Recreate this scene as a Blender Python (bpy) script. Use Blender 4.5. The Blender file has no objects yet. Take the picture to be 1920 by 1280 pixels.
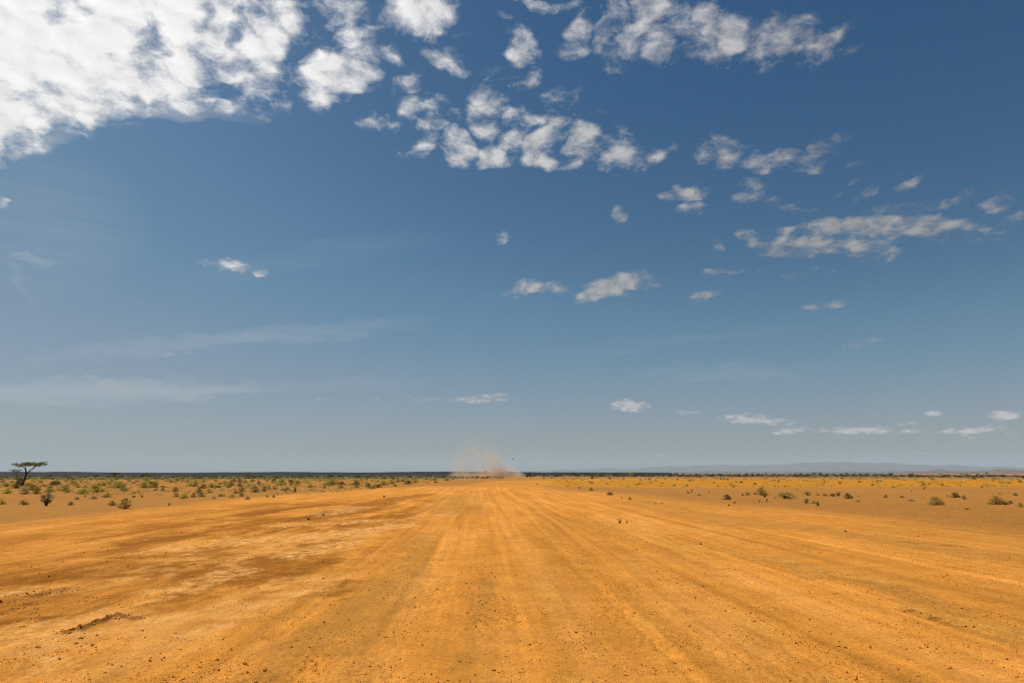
import bpy, math, random
import numpy as np
from mathutils import Matrix, Vector, Euler

R = math.radians
scene = bpy.context.scene
col = scene.collection

# ------------------------------------------------------------------ camera
FPX = 1280.0                      # focal length in photo pixels (24 mm on 36 mm)
CAM_H = 1.65
PITCH = math.atan(246 / FPX)
YAW = math.atan(55 / FPX)
cam_d = bpy.data.cameras.new("camera")
cam_d.lens = 24; cam_d.sensor_width = 36
cam_d.clip_start = 0.05; cam_d.clip_end = 60000
cam = bpy.data.objects.new("camera", cam_d); col.objects.link(cam)
cam.location = (0, 0, CAM_H)
cam.rotation_euler = (R(90) + PITCH, 0, -YAW)
scene.camera = cam
CM = Euler((R(90) + PITCH, 0, -YAW)).to_matrix()

def pdir(px, py):
    v = CM @ Vector(((px - 960) / FPX, -(py - 640) / FPX, -1))
    return v.normalized()

# ------------------------------------------------------------------ light
SUN_EL, SUN_AZ = R(57), R(-72)     # azimuth from +Y, negative = to the left
sun_dir = Vector((math.sin(SUN_AZ) * math.cos(SUN_EL), math.cos(SUN_AZ) * math.cos(SUN_EL), math.sin(SUN_EL)))
sd = bpy.data.lights.new("sun", 'SUN'); sd.energy = 4.4; sd.angle = R(0.5); sd.color = (1, 0.95, 0.87)
so = bpy.data.objects.new("sun", sd); col.objects.link(so)
so.rotation_euler = sun_dir.to_track_quat('Z', 'Y').to_euler()
so.location = (0, 0, 50)

scene.view_settings.view_transform = 'Standard'
scene.view_settings.look = 'None'
scene.view_settings.exposure = 0
scene.view_settings.gamma = 1
scene.cycles.use_denoising = False
scene.cycles.pixel_filter_type = 'BLACKMAN_HARRIS'; scene.cycles.filter_width = 1.1
scene.cycles.volume_bounces = 4
scene.cycles.max_bounces = 6
scene.cycles.sample_clamp_indirect = 1.5
scene.cycles.use_adaptive_sampling = False
scene.cycles.adaptive_threshold = 0.01

class NT:
    """small helper to write node trees as expressions"""
    def __init__(self, nt): self.nt = nt
    def node(self, t, **kw):
        n = self.nt.nodes.new(t)
        for k, v in kw.items(): setattr(n, k, v)
        return n
    def put(self, sock, v):
        if v is None: return
        if isinstance(v, bpy.types.NodeSocket): self.nt.links.new(v, sock)
        else: sock.default_value = v
    def m(self, op, a, b=None, c=None, clamp=False):
        n = self.node('ShaderNodeMath', operation=op, use_clamp=clamp)
        self.put(n.inputs[0], a); self.put(n.inputs[1], b); self.put(n.inputs[2], c)
        return n.outputs[0]
    def v(self, op, a, b=None, s=None):
        n = self.node('ShaderNodeVectorMath', operation=op)
        self.put(n.inputs[0], a); self.put(n.inputs[1], b)
        if s is not None: self.put(n.inputs['Scale'], s)
        return n.outputs['Value'] if op in ('DOT_PRODUCT', 'LENGTH') else n.outputs[0]
    def ss(self, x, lo, hi, a=0.0, b=1.0):
        n = self.node('ShaderNodeMapRange', interpolation_type='SMOOTHSTEP')
        self.put(n.inputs[0], x); self.put(n.inputs[1], lo); self.put(n.inputs[2], hi)
        self.put(n.inputs[3], a); self.put(n.inputs[4], b)
        return n.outputs[0]
    def noise(self, vec, scale, detail=2, rough=0.5, dist=0.0, out=0, dims='3D'):
        n = self.node('ShaderNodeTexNoise', noise_dimensions=dims)
        self.put(n.inputs['Vector'], vec); self.put(n.inputs['Scale'], scale)
        self.put(n.inputs['Detail'], detail); self.put(n.inputs['Roughness'], rough)
        self.put(n.inputs['Distortion'], dist)
        return n.outputs[out]
    def mix(self, f, a, b, blend='MIX'):
        n = self.node('ShaderNodeMix', data_type='RGBA', blend_type=blend)
        self.put(n.inputs[0], f); self.put(n.inputs[6], a); self.put(n.inputs[7], b)
        return n.outputs[2]
    def xyz(self, v):
        n = self.node('ShaderNodeSeparateXYZ'); self.put(n.inputs[0], v); return n.outputs
    def comb(self, x, y, z):
        n = self.node('ShaderNodeCombineXYZ')
        self.put(n.inputs[0], x); self.put(n.inputs[1], y); self.put(n.inputs[2], z)
        return n.outputs[0]

# ------------------------------------------------------------------ sky (Nishita + procedural cloud layer on the dome)
# every cloud: where it stands in the sky as an elliptical patch of directions (converted from the photo once)
CLOUDS = [
 (60,60,330,150,0,1.15),(30,205,80,42,15,.9),(-10,265,48,36,30,.85),(-35,185,140,108,0,1.15),(200,140,270,80,5,1.05),(330,60,200,110,0,1.0),(470,70,105,85,0,.85),
 (480,150,66,55,20,.7),(437,200,36,24,30,.6),(520,30,60,50,0,.7),(120,215,120,40,0,.8),(330,185,90,26,-4,.6),(515,190,24,10,-20,.35),
 (600,150,62,48,-25,.95),(645,140,52,40,10,.9),(650,78,62,30,-10,.55),(690,110,30,24,40,.6),(730,100,22,22,30,.55),(632,20,56,30,0,.6),(785,22,72,42,0,1.05),(820,55,30,14,-20,.5),(860,12,20,14,20,.4),
 (572,195,20,13,0,.35),(830,105,34,26,-30,.58),(862,128,28,22,-10,.62),(770,155,24,24,20,.4),(970,80,26,30,-30,.6),(985,105,32,22,20,.62),(1010,3,66,15,0,.66),(940,38,18,13,0,.34),
 (1080,50,27,29,0,.78),(1070,95,32,18,10,.34),(1140,40,34,48,10,.62),(1180,75,46,36,30,.6),(1150,112,32,28,-20,.45),(1220,30,44,44,20,.64),(1240,80,40,34,10,.58),(1280,45,34,50,30,.62),(1120,90,20,24,0,.4),
 (1340,30,36,46,20,.7),(1370,62,44,36,35,.78),(1330,95,48,36,10,.5),(1420,75,44,36,20,.6),(1400,115,62,24,10,.54),(1465,85,36,34,25,.58),(1500,60,34,34,35,.56),(1530,95,44,24,20,.64),(1560,70,42,24,35,.5),(1350,125,50,18,-10,.38),(1590,85,26,12,20,.3),(1440,40,40,24,20,.4),
 (702,225,26,22,-15,.55),(728,235,22,14,-30,.48),(775,205,34,20,15,.52),(815,198,30,24,-10,.48),(845,210,24,18,0,.36),(808,240,30,26,20,.6),(798,265,32,18,25,.66),(775,290,24,14,20,.7),(860,276,33,33,0,.86),
 (908,165,18,24,0,.5),(955,165,38,18,30,.5),(990,143,24,16,30,.62),(905,205,28,30,30,.56),(935,190,26,18,20,.52),(955,225,34,24,30,.56),(915,235,24,30,40,.62),(930,285,40,26,30,.88),(960,260,34,28,40,.74),(985,222,30,20,0,.6),(1010,225,24,20,-30,.5),(1045,240,28,26,40,.66),(1015,272,38,24,35,.86),(1030,295,22,18,0,.6),
 (1040,190,34,24,20,.36),(1075,180,22,18,0,.32),(1080,205,24,16,0,.36),(1098,255,28,26,-10,.8),(1090,290,42,20,20,.82),(1160,285,44,34,-10,.74),(1170,305,50,16,5,.7),(1225,290,26,14,25,.58),(1172,240,20,11,-15,.5),(1060,303,30,12,5,.45),
 (1320,292,40,22,0,.46),(1365,288,46,26,-5,.56),(1420,295,46,22,-10,.6),(1470,300,44,20,-10,.58),(1520,308,40,17,25,.7),(1550,292,30,14,30,.6),(1562,262,26,12,20,.42),(1535,275,24,16,30,.4),(1440,325,24,14,-20,.5),(1460,340,18,9,-10,.34),
 (1290,362,46,17,2,.88),(1288,395,35,12,6,.68),(1405,362,34,19,0,.5),(1157,399,14,15,0,.7),(945,446,17,10,-15,.7),
 (1408,442,22,14,-20,.7),(1440,455,44,18,-15,.6),(1472,440,22,14,0,.7),(1490,465,60,17,5,.66),(1503,455,18,11,0,.75),(1515,430,28,15,10,.74),(1557,428,24,17,0,.82),(1600,425,40,22,0,.74),(1580,460,70,18,-8,.76),(1640,465,50,18,-12,.6),(1660,418,46,20,10,.8),(1650,440,70,18,0,.5),(1715,422,50,18,0,.82),(1760,424,36,16,-5,.74),(1800,425,50,13,-10,.6),(1850,440,46,14,5,.5),(1740,440,60,14,0,.4),(1560,445,90,26,0,.5),
 (1345,460,20,11,0,.28),(1640,475,50,14,0,.34),
 (650,187,16,10,20,.3),(697,53,24,8,-10,.28),(740,160,22,14,30,.28),(1057,7,30,12,20,.3),(1123,207,16,8,0,.2),(1513,27,22,9,30,.24),(1595,85,24,12,20,.3),(1600,307,24,10,25,.26),(1567,355,14,6,20,.26),(1600,335,22,8,20,.26),(1630,360,34,14,28,.4),(1683,330,16,10,30,.32),(1700,353,28,11,32,.46),(1767,330,14,6,10,.24),(1745,385,40,16,10,.42),(1807,367,26,14,30,.38),(1866,378,40,15,30,.5),(1900,408,34,14,20,.42),(1453,373,15,6,-10,.36),(1487,390,30,9,-15,.4),(1537,400,30,7,-8,.38),(1330,340,20,8,0,.2),(1655,392,50,10,8,.3),(1590,465,50,16,0,.4),(870,70,18,10,30,.2),(915,140,18,12,30,.24),
 (1490,510,80,11,-3,.26),(1357,509,34,8,8,.62),(1323,555,30,9,12,.68),(1525,572,22,6,4,.58),(1562,572,24,7,0,.68),(1620,642,42,8,10,.36),
 (1145,540,64,20,17,1.0),(1210,533,48,11,8,.4),(985,546,42,13,8,.78),(985,533,30,9,10,.5),(1045,540,26,10,-5,.56),(1255,524,30,6,10,.2),
 (440,498,52,9,-6,.64),(490,509,14,6,0,.62),(425,507,12,5,0,.4),(315,665,15,5,0,.36),(350,664,11,5,0,.4),
 (800,749,32,5,0,.42),(900,748,55,9,5,.6),(936,745,20,9,15,.62),(710,750,12,4,10,.4),(1040,752,18,3,4,.26),(1182,760,34,11,-3,1.05),(1285,773,22,5,0,.6),
 (1400,785,50,10,-2,.85),(1440,790,55,7,-4,.75),(1480,808,36,7,4,.8),(1610,807,78,7,0,.85),(1690,809,42,6,0,.6),(1746,774,18,6,0,.8),(1705,795,24,5,0,.46),
 (1820,808,62,8,3,.85),(1865,800,16,6,0,.6),(1883,779,30,10,0,1.0),(1822,820,9,4,0,.45),(1895,815,15,7,0,.45),(1725,850,15,5,0,.36),(1240,854,14,4,0,.28),(1205,857,14,3,0,.2),
 (1350,698,44,22,0,.17),(1440,692,32,14,0,.17),(1180,665,50,10,5,.12),(4,388,13,14,0,.6),(600,748,34,4,0,.22),
]
HOLES = [(277,62,30,40,25,.42),(105,15,34,28,-30,.5),(150,22,26,30,-60,.5),(370,38,20,40,-20,.5),(435,45,22,46,-20,.5),(430,165,70,22,5,.5),(390,100,40,28,0,.4),(310,105,22,18,0,.45),(565,100,34,46,30,.4),(250,190,80,16,-5,.3),(160,170,50,24,0,.25),(470,20,24,24,0,.35)]
VEILS = [(70,487,62,9,-8,0.238),(30,520,9,60,22,0.084),(300,650,260,20,5,0.126),(600,620,240,22,4,0.140),(150,735,420,30,1,0.238),(560,725,320,14,3,0.084),
         (100,420,200,160,0,0.084),(600,480,300,30,10,0.042),(300,210,230,22,-3,0.308),(90,262,70,16,8,0.350),(1250,640,300,14,6,0.042),(1350,700,200,20,0,0.070)]

world = bpy.data.worlds.new("World"); scene.world = world
world.use_nodes = True
world.cycles.sampling_method = 'NONE'
wt = world.node_tree; wt.nodes.clear(); W = NT(wt)
gen = W.node('ShaderNodeTexCoord').outputs['Generated']
sky = W.node('ShaderNodeTexSky', sky_type='NISHITA')
sky.sun_disc = False; sky.sun_elevation = SUN_EL; sky.sun_rotation = SUN_AZ
sky.altitude = 400; sky.air_density = 1.0; sky.dust_density = 1.3; sky.ozone_density = 2.2
SKY_STRENGTH = 0.085
d = W.v('NORMALIZE', gen)
dx, dy, dz = W.xyz(d)

def patch_field(blobs, vec, smooth):
    f = None
    for (cx, cy, rx, ry, ang, s) in blobs:
        c = pdir(cx, cy); ca, sa = math.cos(R(ang)), math.sin(R(ang))
        ra = (pdir(cx + rx * ca, cy - rx * sa) - pdir(cx - rx * ca, cy + rx * sa))
        rb = (pdir(cx - ry * sa, cy - ry * ca) - pdir(cx + ry * sa, cy + ry * ca))
        a = ra.normalized(); a = (a - c * a.dot(c)).normalized(); b = a.cross(c).normalized()
        mat = Matrix((a, c, b)).transposed()
        n = W.node('ShaderNodeMapping', vector_type='TEXTURE')
        n.inputs[1].default_value = c
        n.inputs[2].default_value = mat.to_euler('XYZ')
        n.inputs[3].default_value = (ra.length / 2, 0.45, rb.length / 2)
        vk = vec
        if f is not None:            # evaluated one after the other (keeps the shader stack small)
            q_ = W.node('ShaderNodeVectorMath', operation='MULTIPLY_ADD')
            W.put(q_.inputs[0], f); q_.inputs[1].default_value = (1e-6, 1e-6, 1e-6); W.put(q_.inputs[2], vec); vk = q_.outputs[0]
        W.nt.links.new(vk, n.inputs[0])
        q = W.v('DOT_PRODUCT', n.outputs[0], n.outputs[0])
        fi = W.m('MULTIPLY_ADD', q, -s, s)
        if f is None: f = fi
        elif smooth == 'add': f = W.m('ADD', W.m('MAXIMUM', fi, 0.0), f if blobs[0] is None else W.m('MAXIMUM', f, 0.0))
        else: f = W.m('SMOOTH_MAX', f, fi, smooth)
    return f

# cloud layer coordinates: flat layer seen in perspective, flattening towards the horizon
zz = W.m('ADD', W.m('MAXIMUM', dz, 0.0), 0.25)
P = W.comb(W.m('DIVIDE', dx, zz), W.m('DIVIDE', dy, zz), 0.0)
wn = W.noise(P, 9.0, 3, 0.55, out=1, dims='2D')
wv = W.v('SUBTRACT', wn, (0.5, 0.5, 0.5))
warp_amt = W.ss(dz, 0.08, 0.5, 0.004, 0.050)
dw = W.v('ADD', d, W.v('SCALE', wv, None, warp_amt))
Pw = W.v('ADD', P, W.v('SCALE', wv, None, 0.05))
SUNP = Vector((sun_dir.x, sun_dir.y)).normalized()

def cloud_noise(vec):
    big = W.noise(vec, 17.0, 7, 0.62, dims='2D')
    vor = W.node('ShaderNodeTexVoronoi', feature='SMOOTH_F1', voronoi_dimensions='2D')
    W.put(vor.inputs['Vector'], vec); vor.inputs['Scale'].default_value = 19.0
    vor.inputs['Smoothness'].default_value = 0.7
    puff = W.m('SUBTRACT', 0.45, vor.outputs['Distance'])
    return W.m('ADD', W.m('MULTIPLY', W.m('SUBTRACT', big, 0.5), 1.9), W.m('MULTIPLY', puff, 1.25))

# clear sky: Nishita, graded like the photograph (deep blue, low contrast at the horizon)
skyc = W.v('SCALE', sky.outputs[0], None, SKY_STRENGTH)
cv = W.node('ShaderNodeRGBCurve'); wt.links.new(skyc, cv.inputs['Color'])
SKY_CURVES = [[(0, 0), (.095, .022), (.20, .108), (.32, .218), (.46, .29), (1, .62)],
              [(0, 0), (.160, .090), (.23, .150), (.30, .225), (.51, .345), (1, .66)],
              [(0, 0), (.280, .205), (.37, .272), (.45, .350), (.60, .42), (1, .66)]]
for ci, pts in enumerate(SKY_CURVES):
    cu = cv.mapping.curves[ci]
    cu.points[0].location = pts[0]; cu.points[1].location = pts[-1]
    for q_ in pts[1:-1]: cu.points.new(*q_)
cv.mapping.update()
sky0 = cv.outputs[0]
mu = W.v('DOT_PRODUCT', d, tuple(sun_dir))

def bbox(blob):
    cx, cy, rx, ry, ang, s_ = blob; zs, ts = [], []
    for k in range(16):
        a_ = k / 16 * 2 * math.pi; ca, sa = math.cos(R(ang)), math.sin(R(ang))
        u, v_ = rx * 1.5 * math.cos(a_), ry * 1.5 * math.sin(a_)
        q = pdir(cx + u * ca + v_ * sa, cy - u * sa + v_ * ca); zs.append(q.z); ts.append(q.x / q.y)
    m_ = 0.012 + 0.02 * max(0, max(zs))
    return min(zs) - m_, max(zs) + m_, min(ts) - m_ * 1.6, max(ts) + m_ * 1.6

IO = ('sky0', 'd', 'wv', 'dw', 'Pw', 'mu')
IOV = {'sky0': sky0, 'd': d, 'wv': wv, 'dw': dw, 'Pw': Pw, 'mu': mu}
def cloudy(clouds, holes, veils):
    """node group with the sky of one sector and the clouds in it; returns its closure"""
    global W
    W0 = W
    gt = bpy.data.node_groups.new('sky_sector', 'ShaderNodeTree')
    for k_ in IO: gt.interface.new_socket(k_, in_out='INPUT', socket_type='NodeSocketFloat' if k_ == 'mu' else 'NodeSocketVector')
    gt.interface.new_socket('sky', in_out='OUTPUT', socket_type='NodeSocketShader')
    W = NT(gt); gi = W.node('NodeGroupInput'); go = W.node('NodeGroupOutput')
    sky0, d, wv, dw, Pw, mu = [gi.outputs[k_] for k_ in IO]
    dx, dy, dz = W.xyz(d)
    c1 = sky0
    if veils:
        veil = patch_field(veils, W.v('ADD', d, W.v('SCALE', wv, None, 0.03)), 'add')
        streak = W.noise(W.comb(W.m('MULTIPLY', dx, 3.0), W.m('MULTIPLY', dy, 3.0), W.m('MULTIPLY', dz, 60.0)), 1.3, 4, 0.6)
        veil = W.m('MULTIPLY', veil, W.ss(streak, 0.2, 0.75, 0.35, 1.3))
        c1 = W.mix(veil, c1, (0.60, 0.61, 0.60, 1))
    if clouds:
        field = W.m('MAXIMUM', patch_field([(b_[0], b_[1], b_[2] * 1.36, b_[3] * 1.36, b_[4], b_[5]) for b_ in clouds], dw, 0.10), 0.0)
        if holes: field = W.m('MULTIPLY_ADD', W.m('MAXIMUM', patch_field(holes, dw, 0.1), 0.0), -0.8, field)
        n0 = cloud_noise(Pw)
        n1 = cloud_noise(W.v('ADD', Pw, (SUNP.x * 0.02, SUNP.y * 0.02, 0)))
        fine = W.m('SUBTRACT', W.noise(Pw, 55.0, 6, 0.66, dims='2D'), 0.5)
        n01 = W.m('ADD', W.m('ADD', n0, 0.5), W.m('MULTIPLY', fine, 1.15))
        t = W.m('ADD', W.m('MULTIPLY', n01, 0.80), W.m('MULTIPLY_ADD', field, 1.50, -0.80))
        core = W.ss(t, -0.12, 1.20)
        skirt = W.m('MULTIPLY', W.ss(field, 0.03, 0.70, 0.0, 0.60), W.ss(W.m('MULTIPLY_ADD', fine, 2.6, n01), 0.15, 1.15))
        alpha = W.m('MULTIPLY', W.m('MAXIMUM', core, skirt), W.ss(field, 0.0, 0.35))
        bright = W.m('ADD', W.ss(mu, 0.15, 0.88, 0.34, 0.93), W.ss(dz, 0.05, 0.22, 0.20, 0.0))             # forward scattering: brighter nearer the sun
        shade = W.m('ADD', W.m('MULTIPLY_ADD', W.m('SUBTRACT', n0, n1), 0.17, 0.90), W.m('MULTIPLY', W.ss(t, 0.2, 1.1), 0.14))
        shade = W.m('SUBTRACT', shade, W.m('MULTIPLY', W.ss(t, 1.3, 2.1), 0.08))
        bright = W.m('MULTIPLY', bright, shade)
        ccol = W.node('ShaderNodeVectorMath', operation='SCALE')
        ccol.inputs[0].default_value = (1.0, 0.985, 0.97); gt.links.new(bright, ccol.inputs['Scale'])
        alpha_h = W.m('MULTIPLY', alpha, W.ss(mu, 0.35, 0.85, 0.86, 0.98))
        c1 = W.mix(alpha_h, c1, ccol.outputs[0])
    bg = W.node('ShaderNodeBackground'); gt.links.new(c1, bg.inputs[0]); gt.links.new(bg.outputs[0], go.inputs[0])
    W = W0
    g = W.node('ShaderNodeGroup'); g.node_tree = gt
    for k_ in IO: W.put(g.inputs[k_], IOV[k_])
    return g.outputs[0]

# the dome is worked out in sectors, each holding only the clouds that reach into it (much faster)
taz = W.m('DIVIDE', dx, W.m('MAXIMUM', dy, 0.02))
EZ = [-0.05, 0.10, 0.17, 0.30, 0.42, 0.75]; ET = [-1.2, -0.45, -0.15, 0.08, 0.30, 0.55, 1.2]
def gate(val, edges, items):
    """chain of step mixes: items[i] between edges[i] and edges[i+1]"""
    cur = items[0]
    for e_, it in zip(edges[1:-1], items[1:]):
        mx = W.node('ShaderNodeMixShader')
        W.put(mx.inputs[0], W.m('GREATER_THAN', val, e_)); wt.links.new(cur, mx.inputs[1]); wt.links.new(it, mx.inputs[2])
        cur = mx.outputs[0]
    return cur
cols = []
for k in range(len(ET) - 1):
    cells = []
    for j in range(len(EZ) - 1):
        inside = lambda b_: (lambda q: q[1] > EZ[j] and q[0] < EZ[j + 1] and q[3] > ET[k] and q[2] < ET[k + 1])(bbox(b_))
        cells.append(cloudy([b_ for b_ in CLOUDS if inside(b_)], [b_ for b_ in HOLES if inside(b_)], [b_ for b_ in VEILS if inside(b_)]))
    cols.append(gate(dz, EZ, cells))
front = gate(taz, ET, cols)
plain = cloudy([], [], [])
mx = W.node('ShaderNodeMixShader')
infront = W.m('MULTIPLY', W.m('GREATER_THAN', dy, 0.03), W.m('MULTIPLY', W.m('LESS_THAN', dz, 0.75), W.m('LESS_THAN', W.m('ABSOLUTE', taz), 1.2)))
W.put(mx.inputs[0], infront); wt.links.new(plain, mx.inputs[1]); wt.links.new(front, mx.inputs[2])
wo = W.node('ShaderNodeOutputWorld'); wt.links.new(mx.outputs[0], wo.inputs[0])

# ------------------------------------------------------------------ helpers
def tag(o, label=None, cat=None, group=None, kind=None):
    if label: o['label'] = label
    if cat: o['category'] = cat
    if group: o['group'] = group
    if kind: o['kind'] = kind
    return o

def mesh_np(name, verts, faces=None, loops=None, counts=None, mat=None, smooth=False):
    """verts (N,3) array; faces (M,k) array of one size, or loops+counts for mixed"""
    me = bpy.data.meshes.new(name)
    verts = np.asarray(verts, np.float32)
    if faces is not None:
        faces = np.asarray(faces, np.int32); k = faces.shape[1]
        loops = faces.ravel(); counts = np.full(len(faces), k, np.int32)
    loops = np.asarray(loops, np.int32); counts = np.asarray(counts, np.int32)
    me.vertices.add(len(verts)); me.vertices.foreach_set('co', verts.ravel())
    me.loops.add(len(loops)); me.loops.foreach_set('vertex_index', loops)
    me.polygons.add(len(counts))
    st = np.zeros(len(counts), np.int32); st[1:] = np.cumsum(counts)[:-1]
    me.polygons.foreach_set('loop_start', st)
    me.polygons.foreach_set('use_smooth', np.full(len(counts), smooth))
    me.update(calc_edges=True); me.validate()
    if mat: me.materials.append(mat)
    return me

def link(name, me, parent=None):
    o = bpy.data.objects.new(name, me); col.objects.link(o)
    if parent: o.parent = parent
    return o

def empty(name, loc, rz=0):
    o = bpy.data.objects.new(name, None); col.objects.link(o)
    o.location = loc; o.rotation_euler = (0, 0, rz); o.empty_display_size = 0.3
    return o

class MB:
    def __init__(self): self.v = []; self.l = []; self.c = []
    def add(self, vs, fs):
        b = len(self.v); self.v += [tuple(p) for p in vs]
        for f in fs: self.l += [i + b for i in f]; self.c.append(len(f))
    def box(self, x0, x1, y0, y1, z0, z1, bev=0.0, taper=(0, 0, 0, 0)):
        """box with chamfered vertical edges; taper = inset of the top at (x0,x1,y0,y1)"""
        t = taper
        def ring(z, ix0, ix1, iy0, iy1):
            a, b, c_, e = x0 + ix0, x1 - ix1, y0 + iy0, y1 - iy1
            k = bev
            return [(a + k, c_, z), (b - k, c_, z), (b, c_ + k, z), (b, e - k, z), (b - k, e, z), (a + k, e, z), (a, e - k, z), (a, c_ + k, z)]
        k = bev * 0.8
        rs = [ring(z0, k, k, k, k), ring(z0 + k, 0, 0, 0, 0), ring(z1 - k, *t), ring(z1, t[0] + k, t[1] + k, t[2] + k, t[3] + k)]
        vs = sum(rs, []); fs = [list(range(7, -1, -1)), list(range(24, 32))]
        for r in range(3):
            for i in range(8):
                j = (i + 1) % 8; fs.append([r * 8 + i, r * 8 + j, (r + 1) * 8 + j, (r + 1) * 8 + i])
        self.add(vs, fs)
    def tube(self, pts, rad, n=6):
        pts = [Vector(p) for p in pts]; vs = []
        for i, p in enumerate(pts):
            t = (pts[min(i + 1, len(pts) - 1)] - pts[max(i - 1, 0)]).normalized()
            u = t.cross(Vector((0.31, 0.95, 0.02))).normalized(); w = t.cross(u)
            for k in range(n):
                a = 2 * math.pi * k / n
                vs.append(p + (u * math.cos(a) + w * math.sin(a)) * rad[i])
        fs = [list(range(n - 1, -1, -1)), list(range(len(vs) - n, len(vs)))]
        for i in range(len(pts) - 1):
            for k in range(n):
                j = (k + 1) % n; fs.append([i * n + k, i * n + j, (i + 1) * n + j, (i + 1) * n + k])
        self.add(vs, fs)
    def lathe_x(self, prof, c, n=20):
        """profile (x offset, radius) turned about an axis along x"""
        vs = []; fs = []
        for (x, r) in prof:
            for k in range(n):
                a = 2 * math.pi * k / n; vs.append((c[0] + x, c[1] + r * math.cos(a), c[2] + r * math.sin(a)))
        for i in range(len(prof) - 1):
            for k in range(n):
                j = (k + 1) % n; fs.append([i * n + k, i * n + j, (i + 1) * n + j, (i + 1) * n + k])
        fs.append(list(range(n - 1, -1, -1))); fs.append(list(range(len(vs) - n, len(vs))))
        self.add(vs, fs)
    def mesh(self, name, mat, smooth=False):
        return mesh_np(name, self.v, loops=self.l, counts=self.c, mat=mat, smooth=smooth)

# noise in numpy -----------------------------------------------------
_rng = np.random.RandomState(7)
_perm = _rng.permutation(1024); _perm = np.concatenate([_perm, _perm, _perm])
_ga = _rng.rand(1024) * 2 * np.pi; _gx, _gy = np.cos(_ga), np.sin(_ga)
def perlin(x, y):
    xi = np.floor(x).astype(np.int64); yi = np.floor(y).astype(np.int64)
    fx = x - xi; fy = y - yi; xi &= 1023; yi &= 1023
    u = fx * fx * fx * (fx * (fx * 6 - 15) + 10); v = fy * fy * fy * (fy * (fy * 6 - 15) + 10)
    def g(ix, iy, ax, ay):
        h = _perm[_perm[ix & 1023] + (iy & 1023)]
        return _gx[h] * ax + _gy[h] * ay
    a = g(xi, yi, fx, fy); b = g(xi + 1, yi, fx - 1, fy); c = g(xi, yi + 1, fx, fy - 1); e = g(xi + 1, yi + 1, fx - 1, fy - 1)
    return 1.5 * ((a * (1 - u) + b * u) * (1 - v) + (c * (1 - u) + e * u) * v)
def fbm(x, y, o=4, g=0.5, l=2.03):
    s = 0; a = 1.0
    for i in range(o):
        s = s + a * perlin(x + i * 17.3, y - i * 9.1); a *= g; x = x * l; y = y * l
    return s
def sstep(a, b, x):
    t = np.clip((x - a) / (b - a), 0, 1); return t * t * (3 - 2 * t)

def flat(px, py):
    v = pdir(px, py); t = -CAM_H / v.z
    return v.x * t, v.y * t

FWD = CM @ Vector((0, 0, -1))
def px_scale(p):
    """metres per photo pixel at a point"""
    return (Vector(p) - Vector((0, 0, CAM_H))).dot(FWD) / FPX

def capsule(x, y, p, q, w):
    """distance to the ground segment p-q in units of its half width"""
    ax, ay = p; bx, by = q; vx, vy = bx - ax, by - ay
    t = np.clip(((x - ax) * vx + (y - ay) * vy) / (vx * vx + vy * vy + 1e-9), 0, 1)
    return np.hypot(x - ax - t * vx, y - ay - t * vy) / w

# soil streaks and patches of the graded track: photo points give where each lies on the ground
def caps(lst): return [(flat(a, b), flat(c, e), w) for (a, b, c, e, w) in lst]
PALE = [(p_, q_, w_ * 1.35) for p_, q_, w_ in caps([(-40,1215,90,1180,.24),(80,1195,215,1150,.26),(200,1150,300,1120,.10),(340,1195,410,1172,.12),(300,1160,420,1130,.10),
             (300,1035,450,1010,.35),(480,1012,660,1000,.55),(400,1020,560,1012,.3),(540,985,700,975,.5),(560,1040,660,1015,.35),(80,1250,130,1232,.09),
             (330,1105,440,1070,.22),(480,1135,560,1105,.10),(620,1000,760,985,.5),(-20,1120,60,1100,.12),(590,965,680,950,.5)])]
PALE3 = caps([(-20,1250,300,1160,.5),(200,1230,580,1085,.55),(330,1060,640,1000,.9),(60,1110,300,1080,.3),(640,1010,800,965,.6)])
PALE2 = caps([(1190,1000,1290,1030,.5),(1340,1030,1450,1050,.35),(1500,1065,1650,1095,.25),(1740,1150,1920,1195,.2),(1180,1150,1290,1200,.06),(1010,1100,1030,1120,.15),
              (1420,1170,1480,1190,.12),(1130,975,1230,1000,.6),(1560,1275,1640,1290,.1),(1080,1270,1180,1290,.1),(930,1080,960,1090,.15)])
DARK = caps([(60,1090,330,1062,.45),(-60,1100,150,1075,.35),(330,1075,520,1040,.5),(520,1050,640,1010,.45),(500,1085,600,1050,.4),(560,975,720,945,.8),
             (680,1000,760,965,.5),(640,985,700,968,.5),(240,1020,380,1003,.35),(700,945,800,925,.9),(450,965,620,945,.5),(100,1160,180,1140,.12),(0,1175,80,1160,.12),(590,1120,640,1090,.2)])
GREY = caps([(560,1220,720,1080,.28),(700,1130,800,1000,.35),(480,1290,560,1215,.14),(640,1230,760,1090,.12),(1420,1045,1520,1070,.35),(1500,1075,1660,1100,.35),
             (1640,1100,1930,1210,.3),(1180,940,1420,985,1.1),(1300,960,1940,1050,.8),(840,960,860,930,1.2),(880,1260,900,1080,.1)])
CHURN = caps([(0,1125,125,1105,.22),(210,1045,262,1046,.16),(120,1185,228,1154,.10),(540,978,620,958,.25),(180,1035,240,1025,.10),(225,1153,250,1160,.12),
              (1690,1015,1800,1024,.15),(480,965,560,950,.2),(1700,1145,1790,1170,.14),(0,1150,60,1128,.1),(500,1000,560,984,.14)])
TREAD = (flat(-30, 1135), flat(128, 1106), 0.17)
BERM = caps([(122,1186,150,1180,.05),(148,1181,222,1153,.07),(226,1158,232,1158,.05)])
ROLL = caps([(520,1126,526,1120,.05)])

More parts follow.
